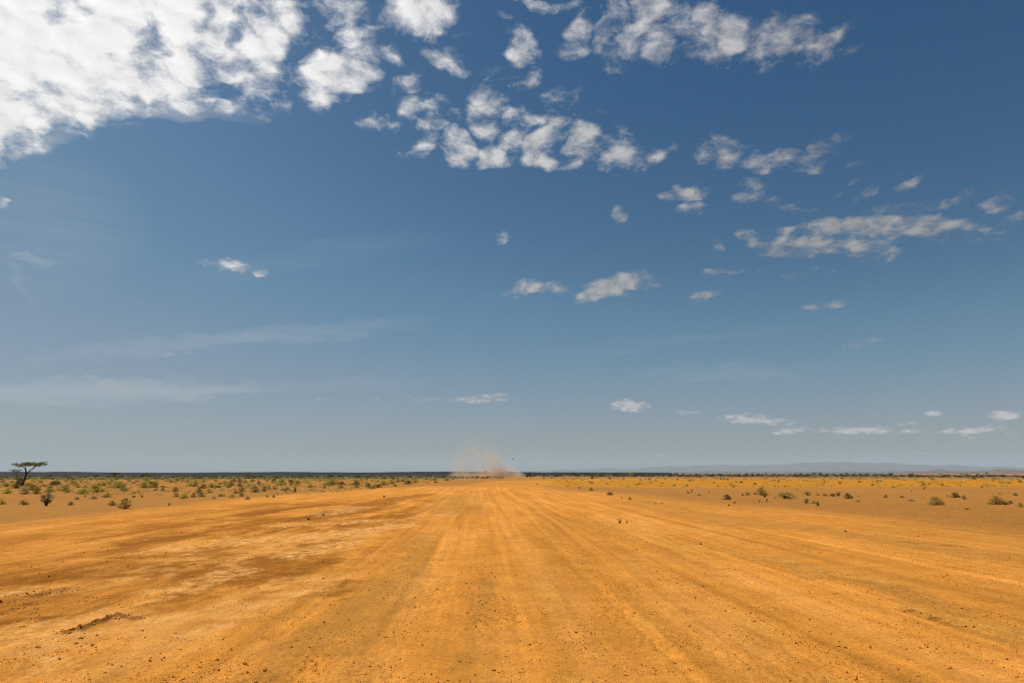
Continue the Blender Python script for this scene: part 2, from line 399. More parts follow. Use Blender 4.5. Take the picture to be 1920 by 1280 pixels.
def road_edge(y):
    l = -15.5 + 8.0 * sstep(45, 95, y); r = 14.8 - 6.0 * sstep(25, 75, y)
    return l, r
def road_mask(x, y):
    l, r = road_edge(y)
    wob = 0.9 * fbm(x * 0.05 + 3, y * 0.09, 3)
    return sstep(-1.2, 1.2, x - l + wob) * sstep(-3.0, 4.5, r - x + 1.6 * wob + .5 * perlin(x * .8, y * .05)) * (1 - sstep(80, 100, y)) * sstep(-40, -20, y)

def soil_noise(x, y):
    xw = x + 0.10 * perlin(x * 1.3, y * 1.1) + 0.25 * perlin(x * 0.3 + 5, y * 0.12)
    yw = y + 0.35 * perlin(x * 1.7 + 9, y * 0.9)
    return xw, yw

def patchval(lst, x, y, soft=0.6):
    s = np.zeros_like(x); xw, yw = soil_noise(x, y)
    n = 0.62 * fbm(x * 2.4, y * 1.4, 6, 0.68)
    for p, q, w in lst:
        dd = capsule(xw, yw, p, q, w)
        s = np.maximum(s, 1 - sstep(1 - soft, 1 + soft, dd + n))
    return s

_tr = random.Random(5)
TRACKS = []
for _k in range(17):
    _x = _tr.uniform(-9.5, 9.5); _sl = _tr.uniform(-.012, .012) - _x * .0012; _ph = _tr.uniform(0, 6); _w = _tr.uniform(.07, .13); _g = _tr.choice([1.5, 1.6, 1.7])
    for _dx in (0, _g): TRACKS.append((_x + _dx, _sl, _ph, _w, _tr.uniform(.5, 1.0), _tr.choice([-1, 1, 1])))
def wheel_tracks(x, y):
    """pressed wheel lines along the track: (depth 0..1, tone -1..1)"""
    dep = np.zeros_like(x); tone = np.zeros_like(x)
    for x0, sl, ph, w, st, sg in TRACKS:
        d_ = np.abs(x - (x0 + sl * y + .12 * np.sin(y * .11 + ph)))
        k = (1 - sstep(w * .6, w * 1.25, d_)) * st * np.clip(.45 + 1.1 * perlin(y * .16 + ph * 3, x * .2 + ph), 0, 1)
        dep = np.maximum(dep, k); tone = tone + k * sg
    return dep, np.clip(tone, -1, 1)

def height(x, y):
    x = np.asarray(x, float); y = np.asarray(y, float)
    r = np.hypot(x, y)
    near = 1 - sstep(30, 70, r)
    rd = road_mask(x, y)
    h = 0.011 * perlin(x * 0.9 + 0.3 * perlin(x * 0.2, y * 0.05), y * 0.03) * rd
    h = h + near * (0.0042 * perlin(x * 3.3 + 0.3 * perlin(x * .5, y * .2), y * 0.10) * rd + 0.0016 * perlin(x * 9.0, y * 0.35) * rd)
    h = h - .007 * wheel_tracks(x, y)[0] * rd * near
    h = h + near * 0.008 * fbm(x * 0.9, y * 0.9, 3) + near * 0.0032 * fbm(x * 6, y * 6, 4, 0.62)
    patch = np.clip(.15 + fbm(x * 0.8 + 8, y * 0.4, 4, .6), 0, 1)
    h = h + near * 0.012 * patch * fbm(x * 13 + 3, y * 11, 3, 0.65)
    # churned clods, tyre imprint, pushed-up ridges
    ch = np.zeros_like(x)
    for p, q, w in CHURN: ch = np.maximum(ch, 1 - sstep(0.5, 1.25, capsule(x, y, p, q, w)))
    h = h + ch * (0.012 * np.abs(fbm(x * 8, y * 8, 4, 0.6)) - 0.004)
    p, q, w = TREAD
    td = 1 - sstep(0.75, 1.0, capsule(x, y, p, q, w))
    ux, uy = q[0] - p[0], q[1] - p[1]; L = math.hypot(ux, uy); ux /= L; uy /= L
    s_ = (x - p[0]) * ux + (y - p[1]) * uy; t_ = -(x - p[0]) * uy + (y - p[1]) * ux
    h = h + td * (0.024 * np.clip(np.sin((s_ + np.abs(t_) * 0.6) * 2 * np.pi / 0.085) * 1.4, -1, 1) * (0.6 + 0.4 * np.sign(np.sin(t_ * 2 * np.pi / 0.10))) - 0.006)
    for p, q, w in BERM:
        dd = capsule(x + 0.02 * perlin(x * 9, y * 9), y, p, q, w)
        h = h + (1 - sstep(0.1, 1.2, dd)) * (0.026 + 0.022 * fbm(x * 14, y * 14, 3, 0.6))
    # broad swells of the plain; a shallow bank right of the far track
    h = h + sstep(25, 110, r) * 0.10 * fbm(x / 45., y / 60., 3)
    h = h + sstep(700, 3000, r) * 1.5 * (fbm(x / 900., y / 900., 3) - .3)
    h = h - 0.16 * sstep(83, 86.5, y + 0.6 * perlin(x / 9., y / 30.)) * (1 - sstep(88, 150, y)) * sstep(4, 14, x)
    return h

def H1(x, y): return float(height(np.array([x]), np.array([y]))[0])
def at(px, py):
    """photo pixel -> point on the ground"""
    v = pdir(px, py); t = -CAM_H / v.z
    for _ in range(4):
        z = H1(v.x * t, v.y * t); t = (z - CAM_H) / v.z
    return Vector((v.x * t, v.y * t, H1(v.x * t, v.y * t)))

# materials ----------------------------------------------------------
def new_mat(name):
    m = bpy.data.materials.new(name); m.use_nodes = True; m.node_tree.nodes.clear()
    return m, NT(m.node_tree)
def finish(T, color, rough=1.0, normal=None, spec=0.1, metallic=0.0):
    b = T.node('ShaderNodeBsdfPrincipled'); T.put(b.inputs['Base Color'], color); T.put(b.inputs['Roughness'], rough)
    b.inputs['Specular IOR Level'].default_value = spec; b.inputs['Metallic'].default_value = metallic
    if normal is not None: T.put(b.inputs['Normal'], normal)
    o = T.node('ShaderNodeOutputMaterial'); T.nt.links.new(b.outputs[0], o.inputs[0]); return b
def bump(T, h, strength, dist):
    n = T.node('ShaderNodeBump'); n.inputs['Strength'].default_value = strength; n.inputs['Distance'].default_value = dist
    T.put(n.inputs['Height'], h); return n.outputs[0]

def mat_ground():
    m, T = new_mat("laterite_soil")
    a = T.node('ShaderNodeAttribute', attribute_name='soil')
    pos = T.node('ShaderNodeNewGeometry').outputs['Position']
    f1 = T.noise(pos, 22.0, 6, 0.68); f2 = T.noise(pos, 95.0, 3, 0.6); f3 = T.noise(pos, 4.0, 5, 0.65)
    k = T.m('ADD', T.m('MULTIPLY', T.m('SUBTRACT', f1, 0.5), 0.95), T.m('MULTIPLY', T.m('SUBTRACT', f2, 0.5), 0.75))
    k = T.m('ADD', k, T.m('MULTIPLY', T.m('SUBTRACT', f3, 0.5), 0.35))
    grain = T.m('ADD', 1.0, k)
    c = T.v('SCALE', a.outputs['Color'], None, grain)
    hh = T.m('ADD', T.m('MULTIPLY', f1, 0.6), T.m('MULTIPLY', f2, 0.4))
    finish(T, c, 1.0, bump(T, hh, 1.0, 0.03), 0.05); return m
M_ground = mat_ground()

def mat_noisy(name, c1, c2, scale=8, rough=0.9, spec=0.2, bump_s=0.4, bump_d=0.02, rnd=0.0):
    m, T = new_mat(name)
    pos = T.node('ShaderNodeTexCoord').outputs['Object']
    f = T.ss(T.noise(pos, scale, 5, 0.65), 0.3, 0.7)
    c = T.mix(f, (*c1, 1), (*c2, 1))
    if rnd:
        oi = T.node('ShaderNodeObjectInfo').outputs['Random']
        hs = T.node('ShaderNodeHueSaturation'); T.put(hs.inputs['Color'], c)
        T.put(hs.inputs['Value'], T.m('MULTIPLY_ADD', oi, rnd * 2, 1 - rnd)); T.put(hs.inputs['Hue'], T.m('MULTIPLY_ADD', oi, 0.03, 0.485)); c = hs.outputs[0]
    finish(T, c, rough, bump(T, T.noise(pos, scale * 3, 4, 0.6), bump_s, bump_d), spec); return m

def mat_leaf(name, c1, c2, rnd=0.25):
    m, T = new_mat(name)
    geo = T.node('ShaderNodeNewGeometry')
    f = geo.outputs['Random Per Island']
    c = T.mix(f, (*c1, 1), (*c2, 1))
    oi = T.node('ShaderNodeObjectInfo').outputs['Random']
    hs = T.node('ShaderNodeHueSaturation'); T.put(hs.inputs['Color'], c)
    T.put(hs.inputs['Value'], T.m('MULTIPLY_ADD', oi, rnd * 2, 1 - rnd)); T.put(hs.inputs['Hue'], T.m('MULTIPLY_ADD', oi, 0.04, 0.475))
    b = T.node('ShaderNodeBsdfDiffuse'); T.put(b.inputs[0], hs.outputs[0])
    t = T.node('ShaderNodeBsdfTranslucent'); T.put(t.inputs[0], hs.outputs[0])
    mx = T.node('ShaderNodeMixShader'); mx.inputs[0].default_value = 0.38
    T.nt.links.new(b.outputs[0], mx.inputs[1]); T.nt.links.new(t.outputs[0], mx.inputs[2])
    o = T.node('ShaderNodeOutputMaterial'); T.nt.links.new(mx.outputs[0], o.inputs[0]); return m

ML = {'green': mat_leaf('leaf_yellow_green', (.30, .265, .035), (.54, .46, .09)),
      'olive': mat_leaf('leaf_olive', (.29, .23, .055), (.50, .40, .11)),
      'grey': mat_leaf('leaf_grey_green', (.25, .22, .085), (.44, .39, .17)),
      'dark': mat_leaf('leaf_dark_green', (.085, .078, .019), (.20, .175, .045)),
      'pale': mat_leaf('leaf_dry_pale', (.34, .28, .14), (.50, .43, .25)),
      'brown': mat_leaf('leaf_dry_brown', (.16, .085, .035), (.26, .15, .07))}
M_stem = mat_noisy('dry_stem', (.055, .036, .022), (.11, .075, .045), 20, bump_d=.004)
M_bark = mat_noisy('acacia_bark', (.035, .026, .018), (.075, .055, .038), 14, bump_d=.02)
M_rock = mat_noisy('dark_stone', (.06, .042, .03), (.15, .10, .065), 25, bump_d=.006, rnd=.3)
M_lava = mat_noisy('lava_ridge_rock', (.008, .007, .006), (.022, .019, .015), .06, bump_s=.6, bump_d=.8)
M_far = mat_noisy('far_hill_rock', (.06, .055, .05), (.11, .10, .085), .002, bump_s=.8, bump_d=12)
M_hillock = mat_noisy('hillock_rock', (.12, .055, .035), (.20, .11, .07), .01, bump_s=.8, bump_d=6)

# ------------------------------------------------------------------ ground: one sheet, finest near the track
def build_ground():
    fa = np.linspace(R(-62), R(66), 1150)
    ba = np.linspace(R(66), R(360 - 62), 110)[1:-1]
    ang = np.concatenate([fa, ba]); na = len(ang)
    rr = [1.2]
    while rr[-1] < 25500:
        r = rr[-1]
        st = 0.0042 if r < 45 else (0.008 if r < 130 else (0.02 if r < 700 else 0.06))
        rr.append(r * (1 + st))
    rr = np.array(rr); nr = len(rr)
    A, RR = np.meshgrid(ang, rr)
    x = (RR * np.sin(A)).ravel(); y = (RR * np.cos(A)).ravel()
    z = height(x, y)
    verts = np.stack([x, y, z], 1)
    i = np.arange(nr - 1)[:, None] * na + np.arange(na)[None]
    j = np.arange(nr - 1)[:, None] * na + (np.arange(na)[None] + 1) % na
    q = np.stack([i, i + na, j + na, j], -1).reshape(-1, 4)
    # the disc under the camera
    verts = np.concatenate([verts, [[0, 0, H1(0, 0)]]]); cidx = len(verts) - 1
    tri = np.stack([np.full(na, cidx), np.arange(na), (np.arange(na) + 1) % na], 1)
    loops = np.concatenate([q.ravel(), tri.ravel()]); counts = np.concatenate([np.full(len(q), 4), np.full(len(tri), 3)])
    # normals up: (i, i+na, j+na, j) with angle growing clockwise
    me = mesh_np('ground', verts, loops=loops, counts=counts, mat=M_ground, smooth=True)
    x = verts[:, 0]; y = verts[:, 1]; r = np.hypot(x, y)
    rd = road_mask(x, y)
    C = lambda c: np.array(c)[None, :]
    c = C((.410, .178, .038)) * np.ones((len(x), 1))                       # sandy plain
    def blend(c, k, t): k = np.clip(k, 0, 1)[:, None]; return c * (1 - k) + C(t) * k
    # right of the track the plain is a deeper orange
    c = blend(c, sstep(5, 14, x) * sstep(75, 84, y + 2 * perlin(x / 12., y / 12.)) * (1 - sstep(150, 230, y + 20 * perlin(x / 40., y / 80.))), (.50, .205, .018))
    c = blend(c, sstep(2, 14, x) * (1 - sstep(30, 75, r)) * .8, (.385, .165, .032))
    # far plain: dull bush country
    fl = sstep(165, 245, r + 25 * fbm(x / 30., y / 60., 3))
    c = blend(c, fl * sstep(10, -20, x), (.150, .125, .070))
    c = blend(c, sstep(330, 420, r) * sstep(10, -20, x) * .85, (.045, .040, .026))
    fr = sstep(230, 330, r + 25 * fbm(x / 40., y / 90., 3))
    c = blend(c, fr * sstep(-5, 15, x), (.21, .145, .082))
    az = np.degrees(np.arctan2(x, y))
    c = blend(c, sstep(400, 700, r) * sstep(29, 33, az), (.40, .19, .085))
    c = blend(c, sstep(900, 2500, r), (.17, .125, .085))
    # the graded orange track with its wheel streaks
    tr = C((.645, .258, .038)) * np.ones((len(x), 1))
    st1 = perlin(x * 0.55 + 0.35 * perlin(x * .15, y * .03), y * 0.022 + 4)
    st2 = perlin(x * 1.9 + 0.3 * perlin(x * .4, y * .08), y * 0.06)
    st3 = perlin(x * 6.0, y * 0.16)
    blot = fbm(x * 0.7, y * 0.22, 5, .65)
    st4 = perlin(x * 3.4 + 0.2 * perlin(x * .6, y * .1) + 7, y * 0.045)
    st5 = perlin(x * 14.0 + 3, y * 0.30)
    nearf = 1 - sstep(40, 90, r)
    tr = tr * (1 + 0.06 * st1 + 0.10 * st2 + 0.12 * st4 + (0.10 * st3 + .06 * st5) * nearf + 0.08 * blot)[:, None]
    tr = tr * (1 + np.clip(st2 * .8 + blot * .5, 0, 1)[:, None] * C((.03, .10, .55)))   # dusty streaks are less red
    tr = tr * (1 + .19 * wheel_tracks(x, y)[1] * (1 - sstep(45, 85, r)))[:, None]
    nc = len(c); c = c * (1 - rd[:, None]) + tr * rd[:, None]
    # far leg of the track bending right
    k = (1 - sstep(.6, 1.2, capsule(x, y, (4, 95), (8, 140), 7.0))) + (1 - sstep(.6, 1.2, capsule(x, y, (8, 140), (52, 190), 6.0)))
    c = blend(c, k * .75, (.60, .255, .034))
    lz = sstep(-1.5, -3.5, x + .5 * st1) * sstep(-15, -10, x) * sstep(6.5, 10, y) * (1 - sstep(34, 55, y))
    c = blend(c, lz * np.clip(.50 + 1.0 * fbm(x * .6 + 2, y * .2, 6, .68), 0, .9), (.37, .128, .014))
    c = blend(c, patchval(GREY, x, y) * (.42 + .2 * np.clip(st4 + st3 * .6, -1, 1)), (.40, .185, .040))
    c = blend(c, patchval(DARK, x, y) * np.clip(.74 + .6 * fbm(x * 3, y * 2.2, 4, .65), 0, 1), (.315, .112, .012))
    c = blend(c, patchval(PALE2, x, y) * np.clip(.45 + .5 * fbm(x * 4.5, y * 3.2, 5, .7), 0, 1), (.68, .315, .055))
    c = blend(c, patchval(PALE3, x, y) * np.clip(.42 + .6 * fbm(x * 1.8, y * 1.1, 5, .68), 0, 1), (.78, .355, .085))
    c = blend(c, patchval(PALE, x, y) * np.clip(.50 + .75 * fbm(x * 4.5, y * 3.2, 5, .7), 0, 1), (.82, .40, .115))
    ch = np.zeros_like(x)
    for p, q_, w in CHURN: ch = np.maximum(ch, 1 - sstep(0.4, 1.3, capsule(x, y, p, q_, w)))
    c = blend(c, ch * np.clip(.5 + .8 * fbm(x * 5, y * 5, 3), 0, 1) * .8, (.22, .085, .016))
    for p, q_, w in BERM: c = blend(c, (1 - sstep(.4, 1.1, capsule(x, y, p, q_, w))) * .75, (.19, .075, .014))
    c = c * (1 + .10 * fbm(x * 1.6, y * 1.6, 5, .65) + .06 * fbm(x * .12, y * .06, 3))[:, None]
    c = c * (1 + .07 * fbm(x * 11, y * 11, 2, .6) * nearf)[:, None]
    at_ = me.color_attributes.new('soil', 'FLOAT_COLOR', 'POINT')
    at_.data.foreach_set('color', np.concatenate([np.clip(c, 0, 1), np.ones((len(x), 1))], 1).astype(np.float32).ravel())
    o = link('ground', me); tag(o, kind='structure'); return o
build_ground()

# ------------------------------------------------------------------ ridge and mountains
def range_mesh(name, prof, dist, depth, mat, rough, base=-3.0, seed=0, nseg=420, foot=0.35, rows=16):
    """prof: photo points of the skyline (px, py); a real ridge standing at that distance with a front and a back slope"""
    prof = sorted(prof); xs = np.linspace(prof[0][0], prof[-1][0], nseg)
    ys = np.interp(xs, [p[0] for p in prof], [p[1] for p in prof])
    V = []
    for k, px in enumerate(xs):
        v = pdir(px, ys[k]); hz = math.hypot(v.x, v.y); ux, uy = v.x / hz, v.y / hz
        top = CAM_H + dist * v.z / hz
        for r in range(rows):
            t = r / (rows - 1) * 2 - 1                       # -1 front foot .. 0 crest .. 1 back foot
            dd = dist + t * depth
            prof_h = (1 - abs(t)) ** 1.25
            z = base + (top - base) * prof_h
            V.append((ux * dd, uy * dd, z))
    V = np.array(V)
    n = fbm(V[:, 0] / (depth * .35) + seed, V[:, 1] / (depth * .35), 5, .55)
    lev = (V[:, 2] - base) / max(1e-6, V[:, 2].max() - base)
    V[:, 2] += n * rough * np.minimum(1, lev * 3)
    i = np.arange(nseg - 1)[:, None] * rows + np.arange(rows - 1)[None]
    F = np.stack([i, i + rows, i + rows + 1, i + 1], -1).reshape(-1, 4)
    return mesh_np(name, V, faces=F, mat=mat, smooth=True)

hills = [(960,885.5),(985,883),(1010,882.5),(1040,881),(1058,878.5),(1075,880.5),(1105,879),(1130,876.5),(1160,878),(1195,875),(1230,874),(1252,872.5),(1272,874),(1300,871),(1325,872.5),(1345,870.5),(1365,871),(1395,870),
         (1420,869.5),(1450,870.5),(1480,868.5),(1500,866.5),(1525,866.5),(1540,863.5),(1556,862.5),(1572,864),(1588,862.8),(1605,865.5),(1640,867),(1655,866.2),(1690,868.5),(1725,869.5),(1765,871),(1785,869),(1800,871),(1830,873.5),(1880,873.5),(1925,875),(1990,877),(2080,880),(2200,884)]
tag(link('far_hills', range_mesh('far_hills', hills, 20000, 2800, M_far, 26, base=-18, nseg=700)), kind='structure')
hills2 = [(930,885.4),(1000,884.6),(1100,884.2),(1240,883.5),(1300,883.8),(1330,882),(1360,883.5),(1500,883.4),(1640,883),(1700,881.8),(1720,882),(1760,883),(1900,883),(2100,884.5)]
tag(link('low_hills', range_mesh('low_hills', hills2, 12000, 1100, M_far, 7, base=-14, seed=5)), kind='structure')
hk = [(1690,884.5),(1720,883.5),(1745,881.5),(1765,879),(1775,880.5),(1790,882.5),(1830,882.5),(1850,881),(1862,878.5),(1885,877.5),(1905,879.5),(1935,881),(1980,883),(2040,885)]
tag(link('red_hillocks', range_mesh('red_hillocks', hk, 7500, 460, M_hillock, 5, base=-10, seed=9, nseg=240)), kind='structure')
lv = [(-700,883.5),(-300,883.6),(0,884.0),(60,884.2),(150,883.6),(230,884.6),(260,885.2),(330,885.6),(390,884.6),(480,884.2),(560,884.7),(640,884.9),(700,884.4),(760,884.0),(800,883.4),(850,883.2),(950,883.8),(1000,884.4),(1080,884.9),(1180,885.6),(1260,886.0)]
tag(link('lava_ridge', range_mesh('lava_ridge', lv, 640, 120, M_lava, .35, base=-.6, seed=3, nseg=900, rows=24)), kind='structure')

# ------------------------------------------------------------------ plants
ICO = None
def leaf_mesh(name, centres, sizes, n_each, leaf, sig, mat, seed, zsq=0.8, zmin=0.01):
    rng = np.random.RandomState(seed)
    P = []
    for c, s, n in zip(centres, sizes, n_each):
        q = rng.randn(n, 3) * np.array([sig, sig, sig * zsq]) * s + np.array(c)
        P.append(q)
    P = np.concatenate(P); P = P[P[:, 2] > zmin]
    n = len(P)
    u = rng.randn(n, 3); u /= np.linalg.norm(u, axis=1)[:, None]
    w = rng.randn(n, 3); w -= (w * u).sum(1)[:, None] * u; w /= np.linalg.norm(w, axis=1)[:, None]
    L = leaf * (0.6 + 0.9 * rng.rand(n))[:, None]
    V = np.stack([P - u * L, P - w * L * .55, P + u * L, P + w * L * .55], 1).reshape(-1, 3)
    F = np.arange(4 * n).reshape(-1, 4)
    return mesh_np(name, V, faces=F, mat=mat)

def shrub_proto(kind, form, seed, leaf=.026, nleaf=1900):
    """unit shrub: 1 wide, 1 tall. form: dome / vase / low / twig"""
    rng = random.Random(seed)
    nc = {'dome': 64, 'vase': 56, 'low': 64, 'twig': 26}[form]
    lob = [(rng.uniform(0, 6.28), rng.uniform(.72, 1.0)) for _ in range(5)]
    cen = []; sz = []
    for k in range(nc):
        a = rng.uniform(0, 2 * math.pi); rad = rng.random() ** .42
        edge = 1 - .30 * abs(math.sin(1.5 * a + lob[0][0])) * lob[1][1] * .8
        if form == 'vase':
            h = rng.uniform(.22, .92); t = min(1, h / .6)
            mx = (.13 + .33 * t) * math.sqrt(max(.06, 1 - max(0, (h - .5) / .5) ** 2))
        elif form == 'dome':
            h = .04 + .88 * rng.random() ** 1.25; mx = .47 * (1 - max(0, h - .06) ** 2.2)
            mx *= .86 + .14 * min(1, h / .25)
        elif form == 'low':
            h = .05 + .80 * rng.random() ** 1.5; mx = .50 * (1 - .85 * h ** 1.5)
        else:
            h = rng.uniform(.12, .98); mx = .14 + .36 * h
        h *= 1 - .22 * rng.random() * rad
        cen.append((math.cos(a) * rad * mx * edge, math.sin(a) * rad * mx * edge, h)); sz.append(rng.uniform(.6, 1.35))
    if form == 'twig': nleaf = int(nleaf * .28)
    ne = [max(3, int(nleaf / nc * s)) for s in sz]
    lm = leaf_mesh('foliage_' + kind, cen, sz, ne, leaf, .060 if form != 'twig' else .045, ML[kind], seed)
    mb = MB()
    for i, (x, y, z) in enumerate(cen):
        if form in ('vase', 'twig') or i % 4 == 0:
            bx, by = rng.uniform(-.06, .06), rng.uniform(-.06, .06)
            k = .55 if form == 'vase' else .7
            mb.tube([(bx, by, -.04), (bx * .5 + x * k * .45, by * .5 + y * k * .45, z * .45), (x, y, z)], [.014, .010, .004], 4)
    return lm, mb.mesh('stems_' + kind, M_stem)

PROTO = {}
for kind, forms in {'green': ('dome', 'low', 'vase'), 'olive': ('dome', 'low', 'vase', 'twig'), 'grey': ('vase', 'dome', 'low', 'twig'), 'dark': ('dome', 'low', 'twig', 'vase'), 'pale': ('low', 'twig', 'dome'), 'brown': ('vase', 'twig')}.items():
    for f in forms:
        PROTO[kind, f] = [shrub_proto(kind, f, hash_ * 31 + 7) for hash_ in (1 + len(PROTO) * 3, 2 + len(PROTO) * 3)]
JOINED = {}
def joined(kind, form, i):
    """both parts in one mesh, for shrubs too small in the picture to show parts"""
    if (kind, form, i) not in JOINED:
        a, b = PROTO[kind, form][i]
        va = np.empty(len(a.vertices) * 3, np.float32); a.vertices.foreach_get('co', va)
        vb = np.empty(len(b.vertices) * 3, np.float32); b.vertices.foreach_get('co', vb)
        la = np.empty(len(a.loops), np.int32); a.loops.foreach_get('vertex_index', la)
        lb = np.empty(len(b.loops), np.int32); b.loops.foreach_get('vertex_index', lb)
        ca = np.empty(len(a.polygons), np.int32); a.polygons.foreach_get('loop_total', ca)
        cb = np.empty(len(b.polygons), np.int32); b.polygons.foreach_get('loop_total', cb)
        me = mesh_np('shrub_' + kind, np.concatenate([va, vb]).reshape(-1, 3), loops=np.concatenate([la, lb + len(a.vertices)]), counts=np.concatenate([ca, cb]), mat=ML[kind])
        me.materials.append(M_stem)
        mi = np.concatenate([np.zeros(len(ca), np.int32), np.ones(len(cb), np.int32)]); me.polygons.foreach_set('material_index', mi)
        JOINED[kind, form, i] = me
    return JOINED[kind, form, i]

prng = random.Random(11)
def shrub(px, py, w, h, kind, form, label, group, name='shrub', cat='shrub', parts=None, loc=None):
    p = loc or at(px, py)
    sc = px_scale(p)
    i = prng.randrange(2); rz = prng.uniform(0, 6.28)
    if parts is None: parts = w >= 11
    if parts:
        o = empty(name, p, rz); fo, st = PROTO[kind, form][i]
        link('foliage', fo, o); link('stems', st, o)
    else:
        o = link(name, joined(kind, form, i)); o.location = p; o.rotation_euler = (0, 0, rz)
    o.scale = (w * sc * 1.18, w * sc * 1.18, h * sc * 1.14)
    tag(o, label, cat, group); return o

GL = 'shrubs dotted over the sandy plain left of the track'
GR = 'shrubs dotted over the sandy plain right of the track'
NEAR = [  # px, base py, width, height, kind, form, label   (left of the track)
 (86.5,947.5,25,22,'grey','vase','round grey-green bush on dark bare stems, tallest near the left track edge'),
 (44,946,20,10,'olive','low','low olive tuft left of the round dark-stemmed bush'),
 (132,947,11,8,'olive','low','small wispy tuft right of the round dark-stemmed bush'),
 (210,947.5,16,9,'green','dome','small bright green shrub beside the loose yellow-grey bush'),
 (234,953.5,27,19,'olive','dome','loose yellow-grey bush close to the left edge of the track'),
 (3,945,13,10,'green','low','green tuft cut by the left frame edge'),
 (317,947.5,9,5,'olive','twig','tiny lone twiggy tuft right of the loose yellow-grey bush'),
 (200,932,19,10,'olive','low','flat olive shrub behind the small bright green shrub'),
 (175,935,16,6,'grey','low','flat greyish shrub lying low left of the flat olive shrub'),
 (144,936,10,5,'grey','low','faint grey tuft on open sand behind the wispy tuft'),
 (266,932,11,6,'olive','twig','thin twiggy shrub alone on sand behind the loose yellow-grey bush'),
 (159.5,932,9,7,'olive','twig','thin stalky shrub in front of the broad yellow-green shrub'),
 (154,926,23,11,'green','low','broad yellow-green shrub left of the biggest yellow-green mound'),
 (181,922.5,27,16,'green','dome','biggest yellow-green mound in the left shrub field'),
 (251,932,8,4,'dark','low','tiny dark green tuft left of the thin twiggy shrub'),
 (329,931,12,10,'grey','dome','upright grey shrub left of a low yellow-green one'),
 (344,934.5,18,9,'green','low','low yellow-green shrub with dark underside right of the upright grey shrub'),
 (362,932,10,8,'olive','dome','small olive shrub between the low yellow-green and the wide grey one'),
 (377,931,16,10,'grey','low','wide grey shrub in front of a taller yellow-green one'),
 (13,925,19,11,'green','dome','yellow-green shrub below the acacia near the left frame edge'),
 (45,926,18,13,'grey','dome','grey-green shrub in front of the acacia trunk'),
 (68,925.5,18,13,'green','dome','green shrub with dark foot right of the grey-green one before the acacia'),
 (60,918.5,31,12,'green','low','long yellow-green shrub bank just right of the acacia foot'),
 (92,922.5,19,8,'olive','low','pale olive shrub at the right end of the long green bank'),
 (119,919.5,24,10,'green','low','wide yellow-green shrub between the acacia and the biggest mound'),
 (125,923.5,14,6,'grey','low','flat grey shrub in front of the wide yellow-green one'),
 (37.5,909.5,18,12,'dark','dome','dark tangled bush hugging the acacia trunk'),
 (221,914.5,31,12,'green','low','long green shrub bank behind the biggest mound'),
 (231,919.5,17,8,'olive','low','olive shrub before the long green bank behind the biggest mound'),
 (271,914.5,27,11,'green','dome','broad green shrub bank left of its narrower twin'),
 (289,913.5,17,10,'green','dome','narrower green shrub joined to the broad green bank'),
 (292,919.5,9,6,'grey','dome','small grey ball of a shrub before the narrower green one'),
 (305,920,9,7,'grey','dome','small grey ball of a shrub standing alone on a sand gap'),
 (328,921,13,8,'olive','dome','tidy olive shrub behind the upright grey shrub'),
 (372,924.5,17,12,'olive','dome','tall olive shrub behind the wide grey one'),
 (392.5,923.5,17,9,'green','low','green shrub with dark base right of the tall olive one'),
 (355,911.5,15,7,'green','low','small green mound far behind the tall olive shrub'),
 (397,913.5,20,8,'green','low','green mound behind the dark-based green shrub'),
 (432,911,18,11,'green','dome','fresh green round shrub left of a smaller neighbour'),
 (449,912,12,8,'green','dome','smaller green neighbour of the fresh green round shrub'),
 (453,921.5,15,9,'olive','dome','olive-brown mound in front of the green pair'),
 (442.5,924.5,14,6,'grey','low','flat grey tuft touching the olive-brown mound'),
 (478,922.5,18,12,'green','dome','bright green bush right of the olive-brown mound'),
 (495,921,14,9,'olive','dome','brownish olive bush right of the bright green bush'),
 (503.5,917.5,10,9,'green','dome','small upright green bush behind the brownish olive bush'),
 (514.5,917,11,6,'green','low','low green tuft right of the small upright green bush'),
 (536,919,21,8,'olive','low','wide olive hummock with a dark right end'),
 (552.5,922.5,9,11,'olive','vase','narrow upright brown-green bush right of the wide hummock'),
 (526,909,23,11,'green','dome','large pale green bush behind the wide olive hummock'),
 (556,909,17,9,'green','dome','green bush right of the large pale green bush'),
 (581,913.5,13,7,'green','dome','compact green bush on bare sand near the track bend'),
 (621,909,34,11,'green','dome','longest bright green thicket in the middle of the left field'),
 (640,909,14,7,'dark','low','dark green tail of the longest bright thicket'),
 (667.5,909,17,9,'olive','dome','olive bush right of the longest bright thicket'),
 (718.5,909.5,18,8,'green','low','low green bush at the verge, second from the dust cloud'),
 (734,907,14,9,'green','dome','upright green bush behind the low verge bush'),
 (765,907.5,17,8,'olive','low','olive bush at the verge nearest the dust cloud'),
 (464,936,10,6,'olive','dome','small olive ball nearest the left verge, right of a green one'),
 (435,932,12,6,'green','low','small green tuft left of the small olive ball'),
 (453,930,11,7,'grey','dome','small grey tuft behind the small olive ball'),
 (415,930,18,5,'grey','low','thin grey mat of a shrub near the left verge'),
 (401,935,10,6,'grey','dome','grey-green tuft in front of the thin grey mat'),
 (501,931.5,7,4,'grey','low','left one of two faint tufts on the left verge'),
 (513,932,7,5,'grey','low','right one of two faint tufts on the left verge'),
]
